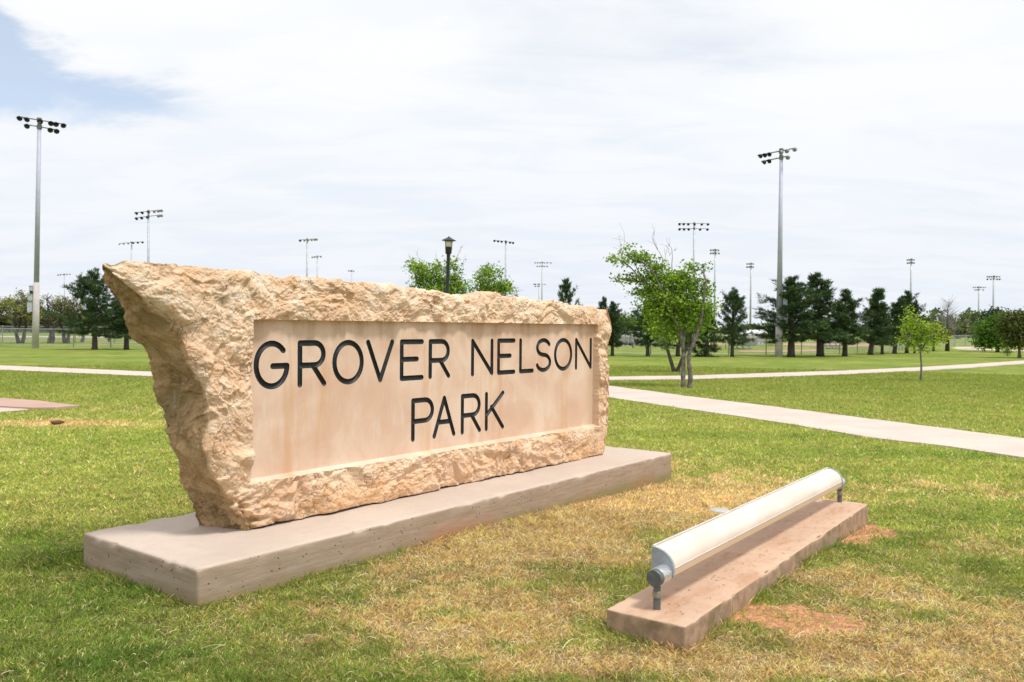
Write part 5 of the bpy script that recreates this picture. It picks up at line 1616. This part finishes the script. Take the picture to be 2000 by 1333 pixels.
# ------------------------------------------------------------------ grass
def keep_out(X, Y, mgn=0.0):
    k = np.zeros(len(X), bool)
    for O, U_, N_, L, W in ((SLAB_B, SU, SN, SLAB_L, SLAB_W), (LB, LU, LN, LB_L, LB_W)):
        a, b = rect_local(X, Y, O, U_, N_); k |= (a > -mgn) & (a < L + mgn) & (b > -mgn) & (b < W + mgn)
    return k


def in_paths(X, Y):
    jx = X + .035 * fbm2(X, Y, 4, 3, 400) + .02 * fbm2(X, Y, 17, 2, 404); jy = Y + .045 * fbm2(X, Y, 4, 3, 410) + .025 * fbm2(X, Y, 17, 2, 414)
    k = np.zeros(len(X), bool)
    for P in (PATH_MAIN, PATH_FAR, PAD, GUTTER): k |= in_poly(jx, jy, P)
    return k


def sample(dens, r0, r1):
    """points with density dens(r) per square metre between radii r0 and r1 over the lawn in front of the camera"""
    a0, a1 = rad(90 - 36), rad(90 + 36)
    rr = np.linspace(r0, r1, 400); w = dens(rr) * rr; cum = np.concatenate([[0], np.cumsum((w[1:] + w[:-1]) / 2 * np.diff(rr))])
    N = int(cum[-1] * (a1 - a0)); r = np.interp(rng.uniform(0, cum[-1], N), cum, rr); a = rng.uniform(a0, a1, N)
    return r * np.cos(a), r * np.sin(a)


def grass_fields(X, Y):
    d, s, l = turf(X, Y)
    tuft = fbm2(X, Y, 9.0, 3, 500); fine = fbm2(X, Y, 28, 2, 505)
    return d, s, l, tuft, fine


def blade_colors(X, Y, d, s, l, tuft, fine):
    n = len(X); t = rng.uniform(0, 1, n)
    g = C_GREEN * (1 - t)[:, None] + C_YEL * t[:, None] * 1.0
    g = g + (C_LUSH * (.7 + .8 * t[:, None]) - g) * np.clip(l * .9 + .35 * sstep(fine, .0, .6), 0, 1)[:, None]
    straw = C_STRAW * (.55 + .75 * rng.uniform(0, 1, n))[:, None] * np.stack([np.ones(n), 1 + rng.normal(0, .05, n), 1 + rng.normal(0, .15, n)], 1)
    p = np.clip(.12 + 1.05 * sstep(d, .08, .8) - .25 * l + .22 * tuft, .04, .95)
    isdry = rng.uniform(0, 1, n) < p
    c = np.where(isdry[:, None], straw, g)
    c *= (1 + rng.normal(0, .22, n) + .34 * fbm2(X, Y, 13, 3, 530) + .22 * fbm2(X, Y, 3.0, 3, 540))[:, None]
    return np.clip(c, .003, .9), isdry


def build_grass():
    # near: blades of two triangles
    rho = lambda r: 20500 * np.minimum(1, (3.9 / r)) ** 1.5
    X, Y = sample(rho, 2.35, 7.2)
    d, s, l, tuft, fine = grass_fields(X, Y)
    ok = ~keep_out(X, Y, -.004) & ~in_paths(X, Y) & (rng.uniform(0, 1, len(X)) < (1 - .82 * s) * (.62 + .5 * sstep(tuft, -.5, .3)) * (1 - .18 * sstep(d, .3, .9)))
    X, Y, d, s, l, tuft, fine = [q[ok] for q in (X, Y, d, s, l, tuft, fine)]
    c, isdry = blade_colors(X, Y, d, s, l, tuft, fine)
    n = len(X); r = np.hypot(X, Y)
    ang = rng.uniform(0, 2 * np.pi, n) + 1.6 * fbm2(X, Y, 3.2, 2, 520); tilt = rng.uniform(.12, 1.25, n); tilt = np.where(isdry, rng.uniform(.5, 1.5, n), tilt)
    L = rng.uniform(.016, .040, n) * np.maximum(.45, 1 + .75 * tuft + .30 * l) * np.where(isdry, 1.15, 1.0) * (1 + .10 * np.maximum(0, r - 4))
    edge = np.zeros(n)
    for O, U_, N_, LL, W in ((SLAB_B, SU, SN, SLAB_L, SLAB_W), (LB, LU, LN, LB_L, LB_W)):
        a, b = rect_local(X, Y, O, U_, N_); dd = np.hypot(np.maximum(np.maximum(-a, a - LL), 0), np.maximum(np.maximum(-b, b - W), 0)); edge = np.maximum(edge, np.exp(-(dd / .035) ** 2))
    L *= 1 + .7 * edge
    w = rng.uniform(.0010, .0021, n) * (1 + .16 * np.maximum(0, r - 3.5))
    Z = gh(X, Y) - .002
    D = np.stack([np.cos(ang) * np.sin(tilt), np.sin(ang) * np.sin(tilt), np.cos(tilt)], 1)
    W_ = np.stack([-np.sin(ang), np.cos(ang), np.zeros(n)], 1) * w[:, None]
    B = np.stack([X, Y, Z], 1)
    mid = B + D * (L * .55)[:, None]; tip = B + D * L[:, None] * np.array([1.12, 1.12, .86]); tip[:, 2] = np.maximum(tip[:, 2], Z + .002)
    V = np.stack([B, mid - W_, tip, mid + W_], 1).reshape(-1, 3)
    Q = np.arange(n * 4).reshape(n, 4); F = np.concatenate([Q[:, [0, 1, 2]], Q[:, [0, 2, 3]]])
    C_ = np.repeat(c, 4, 0)
    # middle distance: broader single triangles standing for small sprays
    rho2 = lambda r: 7600 * (7.2 / r) ** 2.05
    X, Y = sample(rho2, 7.2, 34)
    d, s, l, tuft, fine = grass_fields(X, Y)
    ok = ~keep_out(X, Y, .0) & ~in_paths(X, Y) & (rng.uniform(0, 1, len(X)) < (1 - .93 * s) * (.6 + .5 * sstep(tuft, -.5, .3)))
    X, Y, d, s, l, tuft, fine = [q[ok] for q in (X, Y, d, s, l, tuft, fine)]
    c, isdry = blade_colors(X, Y, d, s, l, tuft, fine)
    bc = base_color(X, Y, d, s, l)
    r = np.hypot(X, Y); mixf = sstep(r, 8, 30)[:, None] * .75; c = c * (1 - mixf) + bc * mixf * (1 + rng.normal(0, .10, len(X)))[:, None]
    c = c * np.array([1.24, 1.17, 1.12])
    m2 = len(X); k = (r / 7.2) ** .75
    ang = rng.uniform(0, 2 * np.pi, m2); tilt = rng.uniform(.5, 1.45, m2)
    L = rng.uniform(.020, .042, m2) * (1 + .3 * tuft) * k ** .75; w = rng.uniform(.0028, .0058, m2) * k * 1.3
    Z = gh(X, Y) - .002; B = np.stack([X, Y, Z], 1)
    D = np.stack([np.cos(ang) * np.sin(tilt), np.sin(ang) * np.sin(tilt), np.cos(tilt)], 1)
    a2 = ang + rng.uniform(.5, 2.6, m2); W_ = np.stack([-np.sin(a2), np.cos(a2), np.zeros(m2)], 1) * w[:, None]
    V2 = np.stack([B - W_, B + W_, B + D * L[:, None]], 1).reshape(-1, 3); F2 = np.arange(m2 * 3).reshape(m2, 3) + len(V)
    me = np_mesh('lawn_grass', np.concatenate([V, V2]), [np.concatenate([F, F2])], M['grass'], False, np.concatenate([C_, np.repeat(c, 3, 0)]))
    tag(link('lawn_grass', me), 'short mown green and dry grass covering the lawn', 'grass', kind='stuff')
    print('grass blades', n, m2, time.time() - T0)


build_grass()


def litter():
    """loose straw stalks and clippings lying on the turf"""
    V, F, C_ = [], [], []
    X, Y = sample(lambda r: 330 * np.minimum(1, 4.5 / r) ** 2, 2.4, 9)
    d, s, l = turf(X, Y); ok = ~keep_out(X, Y, .0) & ~in_paths(X, Y) & (rng.uniform(0, 1, len(X)) < .10 + 1.1 * d)
    X, Y = X[ok], Y[ok]; n = len(X)
    Z = gh(X, Y) + rng.uniform(.010, .026, n)
    a = rng.uniform(0, 6.28, n); L = rng.gamma(1.6, .016, n) + .014; L = np.minimum(L, .15); w = rng.uniform(.0006, .0014, n)
    bend = rng.normal(0, .07, n); tl = rng.normal(0, .16, n); k = 0
    for i in range(n):
        p = np.array([X[i], Y[i], Z[i]]); dr = np.array([math.cos(a[i]), math.sin(a[i]), 0]); sd_ = np.array([-dr[1], dr[0], 0])
        pts = [p + dr * L[i] * t + sd_ * bend[i] * L[i] * math.sin(math.pi * t) + np.array([0, 0, tl[i] * L[i] * t + .006 * math.sin(math.pi * t)]) for t in (0, .33, .66, 1)]
        c = C_STRAW * rng.uniform(.75, 1.45) * np.array([1, rng.uniform(.95, 1.08), rng.uniform(.9, 1.5)])
        for q in pts:
            V += [q - sd_ * w[i], q + sd_ * w[i] + np.array([0, 0, w[i]])]; C_ += [c, c]
        for j in range(3): F.append((k + 2 * j, k + 2 * j + 2, k + 2 * j + 3, k + 2 * j + 1))
        k += 8
    me = np_mesh('straw', np.array(V), [np.array(F)], M['grass'], False, np.clip(np.array(C_), 0, .9))
    tag(link('straw', me), 'loose dry straw stalks lying on the lawn', 'straw', kind='stuff')
    # clippings on the light base
    n = 330; V, F, C_ = [], [], []; k = 0
    for i in range(n):
        a_, b_ = rng.uniform(.1, LB_L - .05), LB_W * (.32 + .22 * rng.normal())
        if not (.02 < b_ < LB_W - .02): continue
        p = LB + LU * a_ + LN * b_; p[2] = LB_T + .002; an = rng.uniform(0, 6.28); dr = np.array([math.cos(an), math.sin(an), .05]); sd_ = np.array([-dr[1], dr[0], 0]) * rng.uniform(.0008, .0016)
        L_ = rng.uniform(.006, .024); c = [np.array([.13, .16, .05]), np.array([.22, .13, .07]), np.array([.12, .08, .05])][rng.integers(0, 3)]
        q = p + dr * L_; V += [p - sd_, p + sd_, q + sd_, q - sd_]; C_ += [c] * 4; F.append((k, k + 1, k + 2, k + 3)); k += 4
    me = np_mesh('clippings', np.array(V), [np.array(F)], M['grass'], False, np.array(C_))
    tag(link('clippings', me), 'scattered grass clippings lying on the reddish light base', 'clippings', kind='stuff')


litter()
print('total', time.time() - T0, 'tris', sum(sum(p.loop_total - 2 for p in m_.polygons) if len(m_.polygons) < 0 else len(m_.loops) - 2 * len(m_.polygons) for m_ in bpy.data.meshes))
